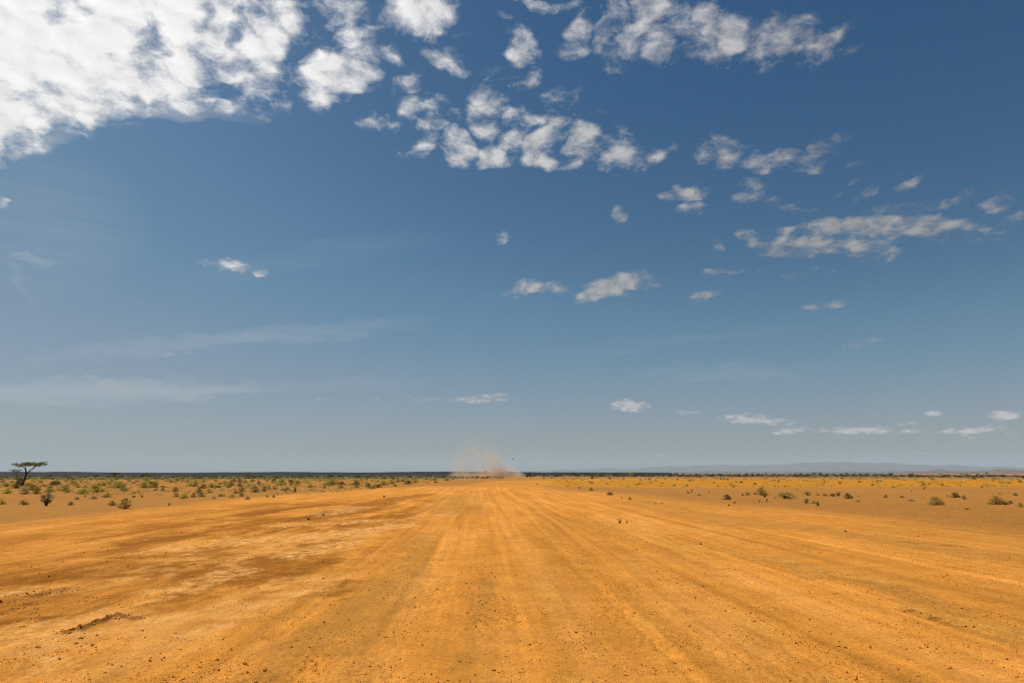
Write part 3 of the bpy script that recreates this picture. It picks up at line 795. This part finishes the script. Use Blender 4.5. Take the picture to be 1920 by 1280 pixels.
RIGHT = [
 (1162,980.5,13,9,'dark','twig','dry twiggy plant growing alone in the open track'),
 (1175,980.5,7,5,'dark','twig','small dry sprig beside the lone twiggy plant in the track'),
 (1086,917,5,5,'olive','twig','thin tuft left of the green ball at the right verge'),
 (1108,919,9,6,'green','dome','green ball of a shrub nearest the track bend'),
 (1143,927.5,14,6,'dark','low','dark flat shrub at the right verge'),
 (1166,934.5,6,4,'olive','twig','wispy tuft left of the squat verge shrub'),
 (1180.5,936.5,9,6,'olive','dome','squat olive shrub at the right verge'),
 (1290,924,8,4,'olive','low','low tuft paired with a thin stalky one on the right sand'),
 (1297,923.5,6,7,'grey','twig','thin stalky tuft paired with a low one on the right sand'),
 (1311,928.5,8,4,'olive','low','small olive tuft left of the dark green block of a bush'),
 (1363,936,18,9,'dark','dome','dark green block-shaped bush on the right sand'),
 (1402,928,11,6,'olive','low','small olive shrub beside a black stone'),
 (1428,928,22,14,'green','dome','tall yellow-green bush right of two black stones'),
 (1434,932.5,9,9,'green','vase','green sprig in front of the tall yellow-green bush'),
 (1474,934.5,42,13,'olive','low','widest spreading bush of the right plain, dark underneath'),
 (1423.5,941,7,5,'olive','twig','small brown sprig in front of the tall yellow-green bush'),
 (1438,941,8,7,'grey','twig','grey sprig left of the widest spreading bush'),
 (1514,928,16,8,'olive','low','flat-topped olive shrub right of the widest spreading bush'),
 (1533,928,9,4,'olive','low','low tuft right of the flat-topped olive shrub'),
 (1547,929.5,10,5,'grey','low','grey tuft left of a darker one in the shrub row'),
 (1561,930,12,6,'dark','low','dark low shrub in the middle of the shrub row'),
 (1572,930,9,8,'olive','vase','upright shrub at the right end of the shrub row'),
 (1512,943.5,12,9,'olive','vase','straggly shrub in front of the flat-topped olive one'),
 (1526,943.5,11,6,'olive','low','yellow-olive cushion right of the straggly shrub'),
 (1533,948.5,9,9,'olive','vase','little vase-shaped shrub in front of the yellow-olive cushion'),
 (1591,934.5,17,10,'dark','dome','dark green round bush casting a shadow to its right'),
 (1661,933,7,6,'olive','dome','small olive ball alone right of the dark round bush'),
 (1691,932.5,10,5,'olive','low','low olive tuft between the small ball and the spiky bush'),
 (1708,939,15,4,'pale','low','pale dry mat left of the spiky olive bush'),
 (1755,946.5,28,15,'olive','dome','spiky olive bush on a dark base, biggest near the right verge'),
 (1791,932.5,18,9,'dark','dome','dark bush behind the spiky olive one'),
 (1808,936,10,8,'olive','vase','small upright shrub right of the dark bush'),
 (1869,945.5,29,15,'green','dome','large green bush near the right frame edge'),
 (1886,945.5,15,7,'olive','low','low shrub grown against the large right-edge bush'),
 (1895,943.5,9,6,'olive','low','small tuft right of the low shrub by the large right-edge bush'),
 (1913,950,11,8,'olive','dome','olive shrub closest to the right frame edge'),
 (1904,928.5,9,5,'grey','low','grey tuft far behind the large right-edge bush'),
 (1608,940.5,14,3,'dark','twig','flat dark twigs lying in front of the dark round bush'),
 (1813,954.5,16,3,'brown','twig','flat brown twigs lying on the sand before the dark bush'),
 (1229,944.5,7,3,'brown','twig','left one of two flat dry tufts on the right verge'),
 (1241.5,944,7,3,'brown','twig','right one of two flat dry tufts on the right verge'),
]
for a in NEAR: shrub(*a, GL)
for a in RIGHT: shrub(*a, GR)

occupied = [(a[0], a[1]) for a in NEAR + RIGHT]
def free(px, py, dx_, dy_): return all(abs(px - u) > dx_ or abs(py - v) > dy_ for u, v in occupied)
# smaller shrubs of the left field, thinning towards the track
n = 0
while n < 155:
    y = 896.5 + 19 * prng.random() ** 1.1; xmax = 905 - (y - 894) * 7.5
    x = prng.uniform(-8, min(880, xmax))
    if not free(x, y, 6, 1.6): continue
    k = prng.choice(['green', 'green', 'olive', 'olive', 'grey', 'dark'])
    w = prng.uniform(6, 17) * (.55 + .45 * (y - 894) / 20)
    shrub(x, y, w, w * prng.uniform(.36, .56), k, 'low' if prng.random() < .5 and k != 'dark' else 'dome',
          'small low shrub in the dense far scatter between the acacia and the dust cloud', 'far small shrubs left of the track', parts=False)
    occupied.append((x, y)); n += 1
# sparse small tufts right of the track
SP = [(1108,896),(1143.5,898),(1168.6,898),(1200,899),(1217.8,898.6),(1320,900),(1299,901),(1242,905.6),(1220,905.6),(1199,906.7),(1288,911),(1263.8,911),(1346,911.8),(1399.4,898),(1364,898.6),(1007,907.5),(1068,904.4),(1092,900),(1111,896.7),(1106,904.6),(1110,906.7),(1138.5,907),
      (1636,909.4),(1674.8,913.8),(1731,908.7),(1766.4,909.9),(1778,912),(1841,913.3),(1876.4,906.5),(1892.5,906.5),(1913,903),(1862.7,901.9),(1709,921.3),(1733,916.8),(1602.6,922.5),(1495,918),(1578.5,897),(1682.8,898.4),(1825,897.3),(1803,905.3),(1431,911.5),(1375,913),(1330,923.5),(1609,931),(1776,930),(1875,925.8),(1390,905),(1460,903),(1545,904),(1520,911),(1650,903)]
n = 0
lst = list(SP)
while len(lst) < len(SP) + 36:
    x, y = prng.uniform(1010, 1925), 894.5 + 17 * prng.random() ** 1.3
    if free(x, y, 5, 1.5): lst.append((x, y))
for (x, y) in lst:
    k = prng.choice(['olive', 'grey', 'dark', 'pale', 'olive', 'pale']); w = prng.uniform(4, 8.5)
    shrub(x, y, w, w * prng.uniform(.35, .6), k, prng.choice([f for (q, f) in PROTO if q == k and f != 'vase']),
          'tiny far tuft sprinkled on the deep orange flat right of the dust cloud', 'far tufts right of the track', name='tuft', cat='tuft', parts=False)
    occupied.append((x, y))

# ------------------------------------------------------------------ trees
ML_AC = mat_leaf('leaf_acacia', (.12, .115, .030), (.24, .22, .065), 0)
def acacia():
    base = at(42, 911); sc = px_scale(base)
    o = empty('acacia_tree', base)
    def P(X, Y, dep=0.0): return ((X - 205) / 4.8 * sc * .9, dep, (345 - Y) / 4.8 * sc)
    t = MB()
    t.tube([P(200, 350), P(207, 318), P(218, 285), P(224, 250), P(220, 222)], [.16, .125, .11, .10, .075], 8)
    t.tube([P(222, 260), P(238, 228), P(262, 205), P(288, 186), P(305, 168), P(345, 156), P(392, 142)], [.09, .075, .062, .05, .04, .028, .012], 7)
    t.tube([P(222, 235, .02), P(212, 208, .1), P(196, 186, .15), P(168, 170, .2), P(120, 160, .25)], [.075, .06, .045, .03, .012], 6)
    t.tube([P(226, 232), P(230, 205, -.15), P(226, 182, -.3), P(236, 158, -.5)], [.06, .045, .03, .012], 6)
    t.tube([P(262, 205), P(275, 190, .3), P(262, 168, .6), P(248, 152, .8)], [.045, .035, .025, .01], 6)
    t.tube([P(288, 186), P(318, 178, -.3), P(352, 164, -.5), P(372, 160, -.6)], [.035, .026, .018, .008], 5)
    t.tube([P(196, 186, .15), P(186, 166, -.2), P(150, 158, -.5)], [.03, .02, .008], 5)
    link('trunk', t.mesh('trunk', M_bark, True), o)
    s = MB()
    s.tube([P(158, 350, -.1), P(152, 312, -.1), P(150, 280, -.12), P(143, 245, -.1), P(140, 218, -.1)], [.055, .05, .042, .034, .02], 6)
    s.tube([P(144, 248, -.1), P(122, 226, -.2), P(100, 210, -.25), P(76, 204, -.3)], [.028, .02, .014, .006], 5)
    s.tube([P(150, 275, -.12), P(172, 246, .1), P(180, 225, .15)], [.025, .016, .006], 5)
    link('side_stem', s.mesh('side_stem', M_bark, True), o)
    rng = random.Random(3); cen = []; sz = []; ne = []
    def spray(X0, X1, Y0, Y1, dep, n, k=26, th=7):
        for i in range(n):
            u = rng.random(); X = X0 + (X1 - X0) * u; Y = Y0 + (Y1 - Y0) * u + rng.gauss(0, th)
            cen.append(P(X, Y, rng.uniform(-dep, dep))); sz.append(rng.uniform(.6, 1.2)); ne.append(k)
    spray(98, 180, 156, 154, .5, 26); spray(165, 300, 152, 152, .95, 62, 26, 8); spray(215, 262, 142, 140, .6, 20, 22, 4); spray(285, 405, 154, 137, .6, 44); spray(345, 392, 164, 158, .4, 14, 18, 4)
    cr = leaf_mesh('crown', cen, sz, ne, .040, .10, ML_AC, 5, zsq=.5)
    link('crown', cr, o)
    cen.clear(); sz.clear(); ne.clear()
    spray(70, 110, 203, 204, .25, 12, 20, 4); spray(105, 175, 212, 218, .4, 30, 22, 9); spray(112, 165, 236, 246, .3, 12, 14, 10)
    link('crown', leaf_mesh('crown', cen, sz, ne, .03, .07, ML_AC, 6, zsq=.6), o)
    tag(o, 'flat-topped acacia with forked dark trunk standing alone at the far left', 'tree')
acacia()

def tree_proto(kind, seed, form='umbrella', nleaf=420):
    """unit tree 1 wide 1 tall for the far plain"""
    rng = random.Random(seed); t = MB()
    t.tube([(0, 0, -.05), (.02, .01, .2), (0, .02, .42)], [.05, .04, .03], 6)
    cen = []; sz = []
    for k in range(20):
        a = rng.uniform(0, 6.28); r = math.sqrt(rng.random()) * .44
        z = rng.uniform(.55, .9) if form == 'umbrella' else rng.uniform(.2, .92)
        if form != 'umbrella': r *= math.sqrt(max(.1, 1 - ((z - .5) / .55) ** 2))
        c = (math.cos(a) * r, math.sin(a) * r, z); cen.append(c); sz.append(rng.uniform(.7, 1.3))
        if k % 3 == 0: t.tube([(0, .02, .38), (c[0] * .6, c[1] * .6, .38 + (z - .38) * .7), c], [.025, .015, .005], 4)
    lm = leaf_mesh('crown', cen, sz, [int(nleaf / 20 * s) for s in sz], .05, .075, ML[kind], seed)
    return lm, t.mesh('trunk', M_bark)
TP = {k: [tree_proto(k[0], s * 13 + len(k[1]), k[1]) for s in (1, 2, 3)] for k in (('dark', 'umbrella'), ('dark', 'round'), ('brown', 'umbrella'), ('olive', 'round'), ('olive', 'umbrella'))}
def tree(px, py, w, h, kind, form, label, group=None, dist=None, cat='tree', name='thorn_tree'):
    if dist is None: p = at(px, py)
    else:
        v = pdir(px, 886); hz = math.hypot(v.x, v.y); p = Vector((v.x / hz * dist, v.y / hz * dist, 0)); p.z = H1(p.x, p.y)
    sc = px_scale(p)
    o = empty(name, p, prng.uniform(0, 6.28)); lm, tm = prng.choice(TP[kind, form])
    link('crown', lm, o); link('trunk', tm, o); o.scale = (w * sc, w * sc, h * sc)
    tag(o, label, cat, group); return o

GT = 'thorn trees along the far edge of the plain'
tree(272,896,21,10,'dark','round','dark round thorn tree in front of the lava ridge, biggest right of the acacia',GT)
tree(214,894.5,21,9,'dark','umbrella','wide dark thorn tree before the ridge left of the dark round one',GT)
tree(95,895,7,6,'dark','round','small dark thorn tree just right of the acacia before the ridge',GT)
tree(177,894.5,15,5,'dark','round','low dark thorn thicket between the acacia and the wide dark tree',GT)
tree(467.5,894.8,11,8,'brown','umbrella','brown-crowned thorn tree on a short trunk before the dark ridge',GT)
tree(618.5,893.8,8,6,'dark','round','small dark thorn tree before the ridge behind the longest thicket',GT)
tree(640,893.8,7,4,'dark','round','low dark thorn tree right of the small one behind the longest thicket',GT)
tree(911,892.0,11,9,'dark','round','dim thorn tree half hidden by the dust cloud',GT)
tree(1672,894.8,11,8.5,'dark','umbrella','darkest broad thorn tree on the right edge of the tree line',GT)
tree(1708,895.6,11,8.5,'dark','umbrella','dark leaning thorn tree right of the darkest broad one',GT)
tree(1763,891.5,6,4,'dark','umbrella','small thorn tree below the red hillock',GT)
tree(1804,891.5,7,4.5,'dark','umbrella','left one of the thorn trees between the two red hillocks',GT)
tree(1813,890.5,5,4,'dark','umbrella','right one of the thorn trees between the two red hillocks',GT)
tree(1833,890.8,5,4,'dark','umbrella','thorn tree left of the flat-topped one below the right hillock',GT)
tree(1851,891,6,5,'dark','umbrella','flat-topped thorn tree below the right hillock',GT)
tree(1653.5,892,6,4.5,'dark','umbrella','small thorn tree left of the darkest broad one',GT)
tree(1502,893,9,6.5,'brown','umbrella','brownish thorn tree standing before the long dark tree line',GT)
tree(1538,891.5,9,6,'dark','umbrella','dark thorn tree right of the brownish one in the tree line',GT)
tree(1128,892.5,6,6.5,'dark','round','pointed dark thorn tree near the left end of the tree line',GT)
n = 0
LINE = [1050,1062,1075,1084,1098,1117,1138,1150,1160,1167.5,1180,1192,1205,1218,1230,1243,1257,1268,1281,1295.5,1308,1323,1337,1350,1362,1374,1385,1398,1408,1421,1434,1450,1460,1470.5,1483,1492,1514,1526,1552,1563,1576,1590,1602,1615,1624,1638,1646]
for x in LINE:
    w = prng.uniform(6, 12); h = prng.uniform(3.5, 6)
    tree(x + prng.uniform(-3, 3), 891.6 + prng.uniform(-.5, .7), w, h, prng.choice(['dark', 'dark', 'dark', 'olive']), 'round' if prng.random() < .6 else 'umbrella' , 'dark thorn tree merged into the long tree line under the blue hills', 'thorn trees merged in the long tree line') if True else None

# far bush too small and too many to count: one object
def distant_scrub():
    rng = np.random.RandomState(4); cen = []; sz = []; ne = []
    V = []; 
    N = 2600
    az = rng.uniform(R(-50), R(48), N); r = 205 * np.exp(rng.rand(N) * .62)
    left = az < R(2)
    r = np.where(left, r, r * 1.45)
    x = r * np.sin(az); y = r * np.cos(az); z = height(x, y)
    s = r / FPX * rng.uniform(2.5, 6.5, N)
    n = 34
    P = rng.randn(N, n, 3) * np.array([.30, .30, .085]); P[:, :, 2] = np.abs(P[:, :, 2]) + .04
    P = (P * s[:, None, None] + np.stack([x, y, z], 1)[:, None, :]).reshape(-1, 3)
    S = np.repeat(s, n)[:, None] * .12
    u = rng.randn(len(P), 3); u /= np.linalg.norm(u, axis=1)[:, None]
    w = rng.randn(len(P), 3); w -= (w * u).sum(1)[:, None] * u; w /= np.linalg.norm(w, axis=1)[:, None]
    V = np.stack([P - u * S, P - w * S * .7, P + u * S, P + w * S * .7], 1).reshape(-1, 3)
    me = mesh_np('distant_scrub', V, faces=np.arange(len(V)).reshape(-1, 4), mat=mat_leaf('leaf_far_scrub', (.06, .055, .022), (.14, .125, .055), 0))
    tag(link('distant_scrub', me), kind='stuff')
distant_scrub()

def dry_tufts():
    """dwarf scrub and grass tufts between the shrubs, too many to count"""
    rng = np.random.RandomState(8)
    N = 5200
    left = rng.rand(N) < .80
    py = np.where(left, 895.5 + 30 * rng.rand(N) ** 1.9, 894.5 + 18 * rng.rand(N) ** 1.6)
    px = np.where(left, rng.uniform(-250, 860, N), rng.uniform(1020, 2150, N))
    ok = ~left | (px < 890 - (py - 894) * 8.5)
    px, py = px[ok], py[ok]
    az = np.arctan((px - 905) / FPX); r = CAM_H * FPX / (py - 886) / np.cos(az)
    x, y = r * np.sin(az), r * np.cos(az); z = height(x, y)
    keep = fbm(x / 9., y / 16., 3) > -.25; x, y, z, r = x[keep], y[keep], z[keep], r[keep]
    N = len(x); n = 26; w = r / FPX * np.exp(rng.randn(N) * .45) * 4.2; w = np.clip(w, .09, 1.4)
    Pn = rng.randn(N, n, 3) * np.array([.30, .30, .14]); Pn[:, :, 2] = np.abs(Pn[:, :, 2]) + .02
    Pn = (Pn * w[:, None, None] + np.stack([x, y, z], 1)[:, None, :]).reshape(-1, 3)
    S = np.repeat(w, n)[:, None] * .10
    u = rng.randn(len(Pn), 3); u /= np.linalg.norm(u, axis=1)[:, None]
    q = rng.randn(len(Pn), 3); q -= (q * u).sum(1)[:, None] * u; q /= np.linalg.norm(q, axis=1)[:, None]
    V = np.stack([Pn - u * S, Pn - q * S * .6, Pn + u * S, Pn + q * S * .6], 1).reshape(-1, 3)
    me = mesh_np('dwarf_scrub', V, faces=np.arange(len(V)).reshape(-1, 4), mat=mat_leaf('leaf_dwarf_scrub', (.26, .22, .05), (.50, .42, .12), 0))
    tag(link('dwarf_scrub', me), kind='stuff')
dry_tufts()

# ------------------------------------------------------------------ stones and gravel
def rock_mesh(name, seed, mat, sub=2):
    import bmesh
    bm = bmesh.new(); bmesh.ops.create_icosphere(bm, subdivisions=sub, radius=.5)
    rng = random.Random(seed)
    pl = [(Vector((rng.gauss(0, 1), rng.gauss(0, 1), rng.gauss(0, 1))).normalized(), rng.uniform(.27, .45)) for _ in range(9)]
    for v in bm.verts:
        for nrm, dd in pl:
            k = v.co.dot(nrm) - dd
            if k > 0: v.co -= nrm * k * .9
        v.co *= 1 + rng.uniform(-.05, .05)
    me = bpy.data.meshes.new(name); bm.to_mesh(me); bm.free(); me.materials.append(mat); return me
M_clod = mat_noisy('soil_clod', (.20, .085, .02), (.36, .16, .04), 25, bump_d=.006, rnd=.3)
RM = [rock_mesh('stone', s, M_rock, 3) for s in (1, 2, 3)]; CMs = [rock_mesh('clod', s, M_clod, 3) for s in (4, 5, 6)]
for i, (px, py, w, h, lab) in enumerate([(720,931.5,4.5,3,'black stone lying alone on the left half of the track'),
    (1392,928,6,3.5,'black stone left of the small olive shrub on the right plain'),(1416,926.5,6,3.5,'black stone touching the tall yellow-green bush'),
    (1377.5,942.5,8,2.5,'flat dark stone in front of the dark green block-shaped bush'),(1366.5,947.5,5,2.5,'small dark stone nearer than the flat dark one'),
    (1585,996.5,6,2.6,'dark stone on the right half of the track in the foreground plain'),(91,1081,6,4,'small brown clod on the dark soil streak at left'),
    (606,965.5,7,4,'brown clod beside the churned wheel mark, right one'),(578,973.5,8,4.5,'brown clod beside the churned wheel mark, left one'),
    (1314,1020,5,3,'small grey stone on the pale streak right of centre')]):
    p = at(px, py); sc = px_scale(p)
    clod = 'clod' in lab
    o = link('clod' if clod else 'stone', CMs[i % 3] if clod else RM[i % 3]); o.location = (p.x, p.y, p.z + h * sc * .3); o.scale = (w * sc, w * sc * .8, h * sc * 1.2); o.rotation_euler = (0, 0, i * 1.3)
    tag(o, lab, 'clod' if clod else 'stone', 'soil clods on the track' if clod else 'dark stones on the dirt')

def gravel():
    rng = np.random.RandomState(21)
    t = (1 + 5 ** .5) / 2
    iv = np.array([(-1, t, 0), (1, t, 0), (-1, -t, 0), (1, -t, 0), (0, -1, t), (0, 1, t), (0, -1, -t), (0, 1, -t), (t, 0, -1), (t, 0, 1), (-t, 0, -1), (-t, 0, 1)]) / math.hypot(1, t)
    fc = np.array([(0, 11, 5), (0, 5, 1), (0, 1, 7), (0, 7, 10), (0, 10, 11), (1, 5, 9), (5, 11, 4), (11, 10, 2), (10, 7, 6), (7, 1, 8), (3, 9, 4), (3, 4, 2), (3, 2, 6), (3, 6, 8), (3, 8, 9), (4, 9, 5), (2, 4, 11), (6, 2, 10), (8, 6, 7), (9, 8, 1)])
    N = 520000
    r = 3.2 * np.exp(rng.rand(N) ** .9 * math.log(34 / 3.2)); a = rng.uniform(R(-56), R(60), N)
    x = r * np.sin(a); y = r * np.cos(a)
    cl = np.clip(.15 + .8 * perlin(x * 1.4, y * .13 + 7) + .8 * fbm(x * 1.3 + 4, y * .9, 4, .6) + .15 * sstep(-1, 5, x), 0, 1)
    dens = .10 + 1.1 * cl ** 1.3
    ch = np.zeros(N)
    for p, q, w in CHURN + BERM: ch = np.maximum(ch, 1 - sstep(.6, 1.6, capsule(x, y, p, q, w * 1.1)))
    pl = patchval(PALE, x, y)
    keep = rng.rand(N) < np.maximum(dens * (1 - .5 * pl) * .34, ch * .45)
    x, y, r, ch = x[keep], y[keep], r[keep], ch[keep]; N = len(x)
    s = np.exp(rng.randn(N) * .56) * .0035 * (1 + ch * .3) * np.clip((r / 7) ** .15, .8, 1.15); s = np.clip(s, .0018, .018)
    z = height(x, y) + s * .25
    q = rng.randn(N, 4); q /= np.linalg.norm(q, axis=1)[:, None]
    w_, a_, b_, c_ = q.T
    Rm = np.stack([1 - 2 * (b_ * b_ + c_ * c_), 2 * (a_ * b_ - c_ * w_), 2 * (a_ * c_ + b_ * w_), 2 * (a_ * b_ + c_ * w_), 1 - 2 * (a_ * a_ + c_ * c_), 2 * (b_ * c_ - a_ * w_), 2 * (a_ * c_ - b_ * w_), 2 * (b_ * c_ + a_ * w_), 1 - 2 * (a_ * a_ + b_ * b_)], 1).reshape(-1, 3, 3)
    sh = iv[None] * (1 + .22 * rng.randn(N, 12, 1)) * (1 + .22 * rng.randn(N, 1, 3))
    V = np.einsum('nij,nkj->nki', Rm, sh); V[:, :, 2] *= .8
    V = (V * s[:, None, None] + np.stack([x, y, z], 1)[:, None]).reshape(-1, 3)
    F = (fc[None] + (np.arange(N) * 12)[:, None, None]).reshape(-1, 3)
    m, T = new_mat('laterite_pebble')
    isl = T.node('ShaderNodeNewGeometry').outputs['Random Per Island']
    rp = T.node('ShaderNodeValToRGB'); T.put(rp.inputs[0], isl); e = rp.color_ramp.elements
    e[0].position = 0; e[0].color = (.42, .165, .020, 1); e[1].position = 1; e[1].color = (.74, .39, .11, 1)
    x2 = e.new(.18); x2.color = (.48, .19, .024, 1); x3 = e.new(.85); x3.color = (.64, .265, .036, 1)
    finish(T, rp.outputs[0], .95, None, .1)
    tag(link('gravel', mesh_np('gravel', V, faces=F, mat=m)), kind='stuff')
    print('gravel', N)
gravel()

# ------------------------------------------------------------------ the vehicle far down the track
def vehicle():
    dist = 262; v = pdir(992, 886); hz = math.hypot(v.x, v.y)
    p = Vector((v.x / hz * dist, v.y / hz * dist, 0)); p.z = H1(p.x, p.y)
    m_paint = mat_noisy('dusty_brown_paint', (.075, .040, .022), (.16, .085, .040), 3, rough=.6, spec=.4, bump_s=.05)
    m_glass = mat_noisy('dark_glass', (.012, .013, .015), (.03, .03, .03), 2, rough=.15, spec=.5, bump_s=0)
    m_tyre = mat_noisy('tyre_rubber', (.015, .013, .012), (.05, .035, .025), 10, bump_s=.3, bump_d=.005)
    m_rim = mat_noisy('steel_rim', (.18, .16, .14), (.3, .26, .22), 10, rough=.5)
    m_red = mat_noisy('tail_lamp_red', (.20, .010, .008), (.3, .02, .015), 10, rough=.3, spec=.5, bump_s=0)
    m_dk = mat_noisy('black_trim', (.02, .018, .016), (.04, .03, .025), 10)
    o = empty('pickup_truck', p, R(-7))
    b = MB(); b.box(-.84, .84, -2.3, 2.3, .48, .95, .07); b.box(-.83, .83, 1.0, 2.25, .94, 1.06, .06, (.04, .04, .0, .1))
    b.box(-.80, .80, -.75, 1.0, .94, 1.52, .06, (.12, .12, .10, .45)); b.box(-.70, .70, -.62, .50, 1.51, 1.66, .05, (.03, .03, .03, .03))
    for sx in (-1, 1): b.box(min(sx * .84, sx * .78), max(sx * .84, sx * .78), -2.3, -.78, .94, 1.12, .02)
    b.box(-.775, .775, -2.3, -2.24, .94, 1.12, .02)
    link('body', b.mesh('body', m_paint), o)
    g = MB(); g.box(-.60, .60, -.752, -.70, 1.10, 1.40, .02, (.05, .05, .03, -.03)); link('rear_window', g.mesh('rear_window', m_glass), o)
    g = MB(); g.box(-.66, .66, .80, .97, 1.04, 1.40, .02, (.06, .06, -.02, .22)); link('windscreen', g.mesh('windscreen', m_glass), o)
    for sx in (-1, 1):
        g = MB(); g.box(sx * .79 - .02, sx * .79 + .02, -.55, .65, 1.08, 1.38, .01, (.07 if sx < 0 else -.07, .07 if sx > 0 else -.07, .04, .2)); link('side_window', g.mesh('side_window', m_glass), o)
        l = MB(); l.box(sx * .76 - .05, sx * .76 + .05, -2.33, -2.29, .72, .92, .01); link('tail_lamp', l.mesh('tail_lamp', m_red), o)
        for yy in (-1.45, 1.5):
            w = MB(); w.lathe_x([(-.11, .22), (-.11, .33), (-.08, .37), (.08, .37), (.11, .33), (.11, .22)], (sx * .74, yy, .37), 24)
            wo_ = link('wheel', w.mesh('wheel', m_tyre), o)
            r = MB(); r.lathe_x([(-.03, .19), (0, .215), (.03, .19)] if sx > 0 else [(-.03, .19), (0, .215), (.03, .19)], (sx * .835, yy, .37), 18); link('rim', r.mesh('rim', m_rim), wo_)
    bp = MB(); bp.box(-.80, .80, -2.42, -2.31, .46, .60, .03); link('bumper', bp.mesh('bumper', m_dk), o)
    ld = MB(); ld.box(-.70, .70, -2.15, -.85, .96, 1.40, .12, (.1, .1, .1, .1)); lo = link('load', ld.mesh('load', m_dk), o)
    tag(o, 'small dark pickup truck driving away at the head of the dust cloud', 'truck')
    return p
veh = vehicle()

# ------------------------------------------------------------------ dust raised behind it: a body of airborne dust
def dust():
    D = 276
    def Q(px, py, dd=0):
        v = pdir(px, py); hz = math.hypot(v.x, v.y); k = (D + dd) / hz
        return Vector((v.x * k, v.y * k, CAM_H + v.z * k))
    x0 = Q(800, 895); x1 = Q(992, 895); ctr = (x0 + x1) / 2; ctr.z = 0
    me = bpy.data.meshes.new('dust_cloud')
    import bmesh
    bm = bmesh.new(); bmesh.ops.create_icosphere(bm, subdivisions=4, radius=1)
    for v in bm.verts:
        if v.co.z < 0: v.co.z *= .02
        n = .06 * math.sin(v.co.x * 5 + 1) * math.cos(v.co.y * 4 + v.co.z * 5)
        v.co = Vector((v.co.x * 24.5 * (1 + n), v.co.y * 12 * (1 + n), .02 + v.co.z * 20 * (1 + n)))
    bm.to_mesh(me); bm.free()
    m, T = new_mat('airborne_dust'); me.materials.append(m)
    pos = T.node('ShaderNodeNewGeometry').outputs['Position']
    wn = T.v('SUBTRACT', T.noise(pos, .16, 4, .6, out=1), (.5, .5, .5))
    pw = T.v('ADD', pos, T.v('SCALE', wn, None, 4.5))
    f = None
    blobs = [(968, 893, 4.6, 3.2, 2.3, 1.0), (938, 893, 6.5, 4, 3.4, .95), (948, 882, 5, 3, 3.4, .55), (930, 876, 3.6, 3, 6.0, .42), (905, 893, 9, 5, 3.2, .62), (865, 893, 7, 4, 2.6, .5),
             (918, 866, 6, 4, 7.5, .17), (895, 850, 9, 5, 9, .075), (856, 878, 4.5, 3.5, 5, .14), (880, 868, 10, 5, 9, .07)]
    for (px, py, rx, ry, rz, s) in blobs:
        c = Q(px, py)
        q = T.v('DIVIDE', T.v('SUBTRACT', pw, tuple(c)), (rx, ry, rz))
        fi = T.m('MULTIPLY', T.m('MAXIMUM', T.m('SUBTRACT', 1.0, T.v('DOT_PRODUCT', q, q)), 0.0), s)
        f = fi if f is None else T.m('ADD', f, fi)
    puff = T.ss(T.noise(pos, .35, 4, .6), .3, .75, .35, 1.5)
    dens = T.m('MULTIPLY', T.m('MULTIPLY', f, puff), 0.40)
    vol = T.node('ShaderNodeVolumePrincipled'); vol.inputs['Color'].default_value = (.995, .80, .58, 1)
    T.put(vol.inputs['Density'], dens); vol.inputs['Anisotropy'].default_value = .1
    o = T.node('ShaderNodeOutputMaterial'); T.nt.links.new(vol.outputs[0], o.inputs['Volume'])
    ob = link('dust_cloud', me); ob.location = ctr
    tag(ob, 'orange dust cloud trailing left of the distant pickup above the track', 'dust cloud')
dust()

# a bird over the dust
def bird():
    v = pdir(961.5, 860.5); hz = math.hypot(v.x, v.y); k = 190 / hz
    o = empty('bird', (v.x * k, v.y * k, CAM_H + v.z * k), R(70)); mf = mat_noisy('dark_feather', (.03, .025, .02), (.07, .055, .04), 12)
    b = MB(); b.tube([(0, -.30, 0), (0, -.22, 0), (0, -.05, 0), (0, .12, .02), (0, .2, .04), (0, .26, .03)], [.05, .03, .065, .06, .035, .008], 8); link('body', b.mesh('body', mf, True), o)
    for sx in (-1, 1):
        w = MB(); w.add([(sx * .04, .12, .03), (sx * .28, .16, .12), (sx * .60, .02, .10), (sx * .30, -.06, .10), (sx * .04, -.10, .02),
                         (sx * .04, .12, .0), (sx * .28, .16, .10), (sx * .60, .02, .09), (sx * .30, -.06, .085), (sx * .04, -.10, .0)],
                        [[0, 1, 2, 3, 4], [9, 8, 7, 6, 5], [0, 5, 6, 1], [1, 6, 7, 2], [2, 7, 8, 3], [3, 8, 9, 4], [4, 9, 5, 0]])
        link('wing', w.mesh('wing', mf), o)
    tag(o, 'tiny dark bird in flight just right of the rising dust', 'bird')
bird()

# ------------------------------------------------------------------ air: even haze over the whole plain, sky outside it
def haze():
    b = MB(); S = 27500; b.add([(-S, -S, -30), (S, -S, -30), (S, S, -30), (-S, S, -30), (-S, -S, 460), (S, -S, 460), (S, S, 460), (-S, S, 460)],
                               [[3, 2, 1, 0], [4, 5, 6, 7], [0, 1, 5, 4], [1, 2, 6, 5], [2, 3, 7, 6], [3, 0, 4, 7]])
    m, T = new_mat('air_haze')
    vol = T.node('ShaderNodeVolumePrincipled'); vol.inputs['Color'].default_value = (.74, .89, 1.0, 1)
    vol.inputs['Density'].default_value = 5.2e-5; vol.inputs['Anisotropy'].default_value = 0.0
    o = T.node('ShaderNodeOutputMaterial'); T.nt.links.new(vol.outputs[0], o.inputs['Volume'])
    tag(link('haze', b.mesh('haze', m)), kind='stuff')
haze()
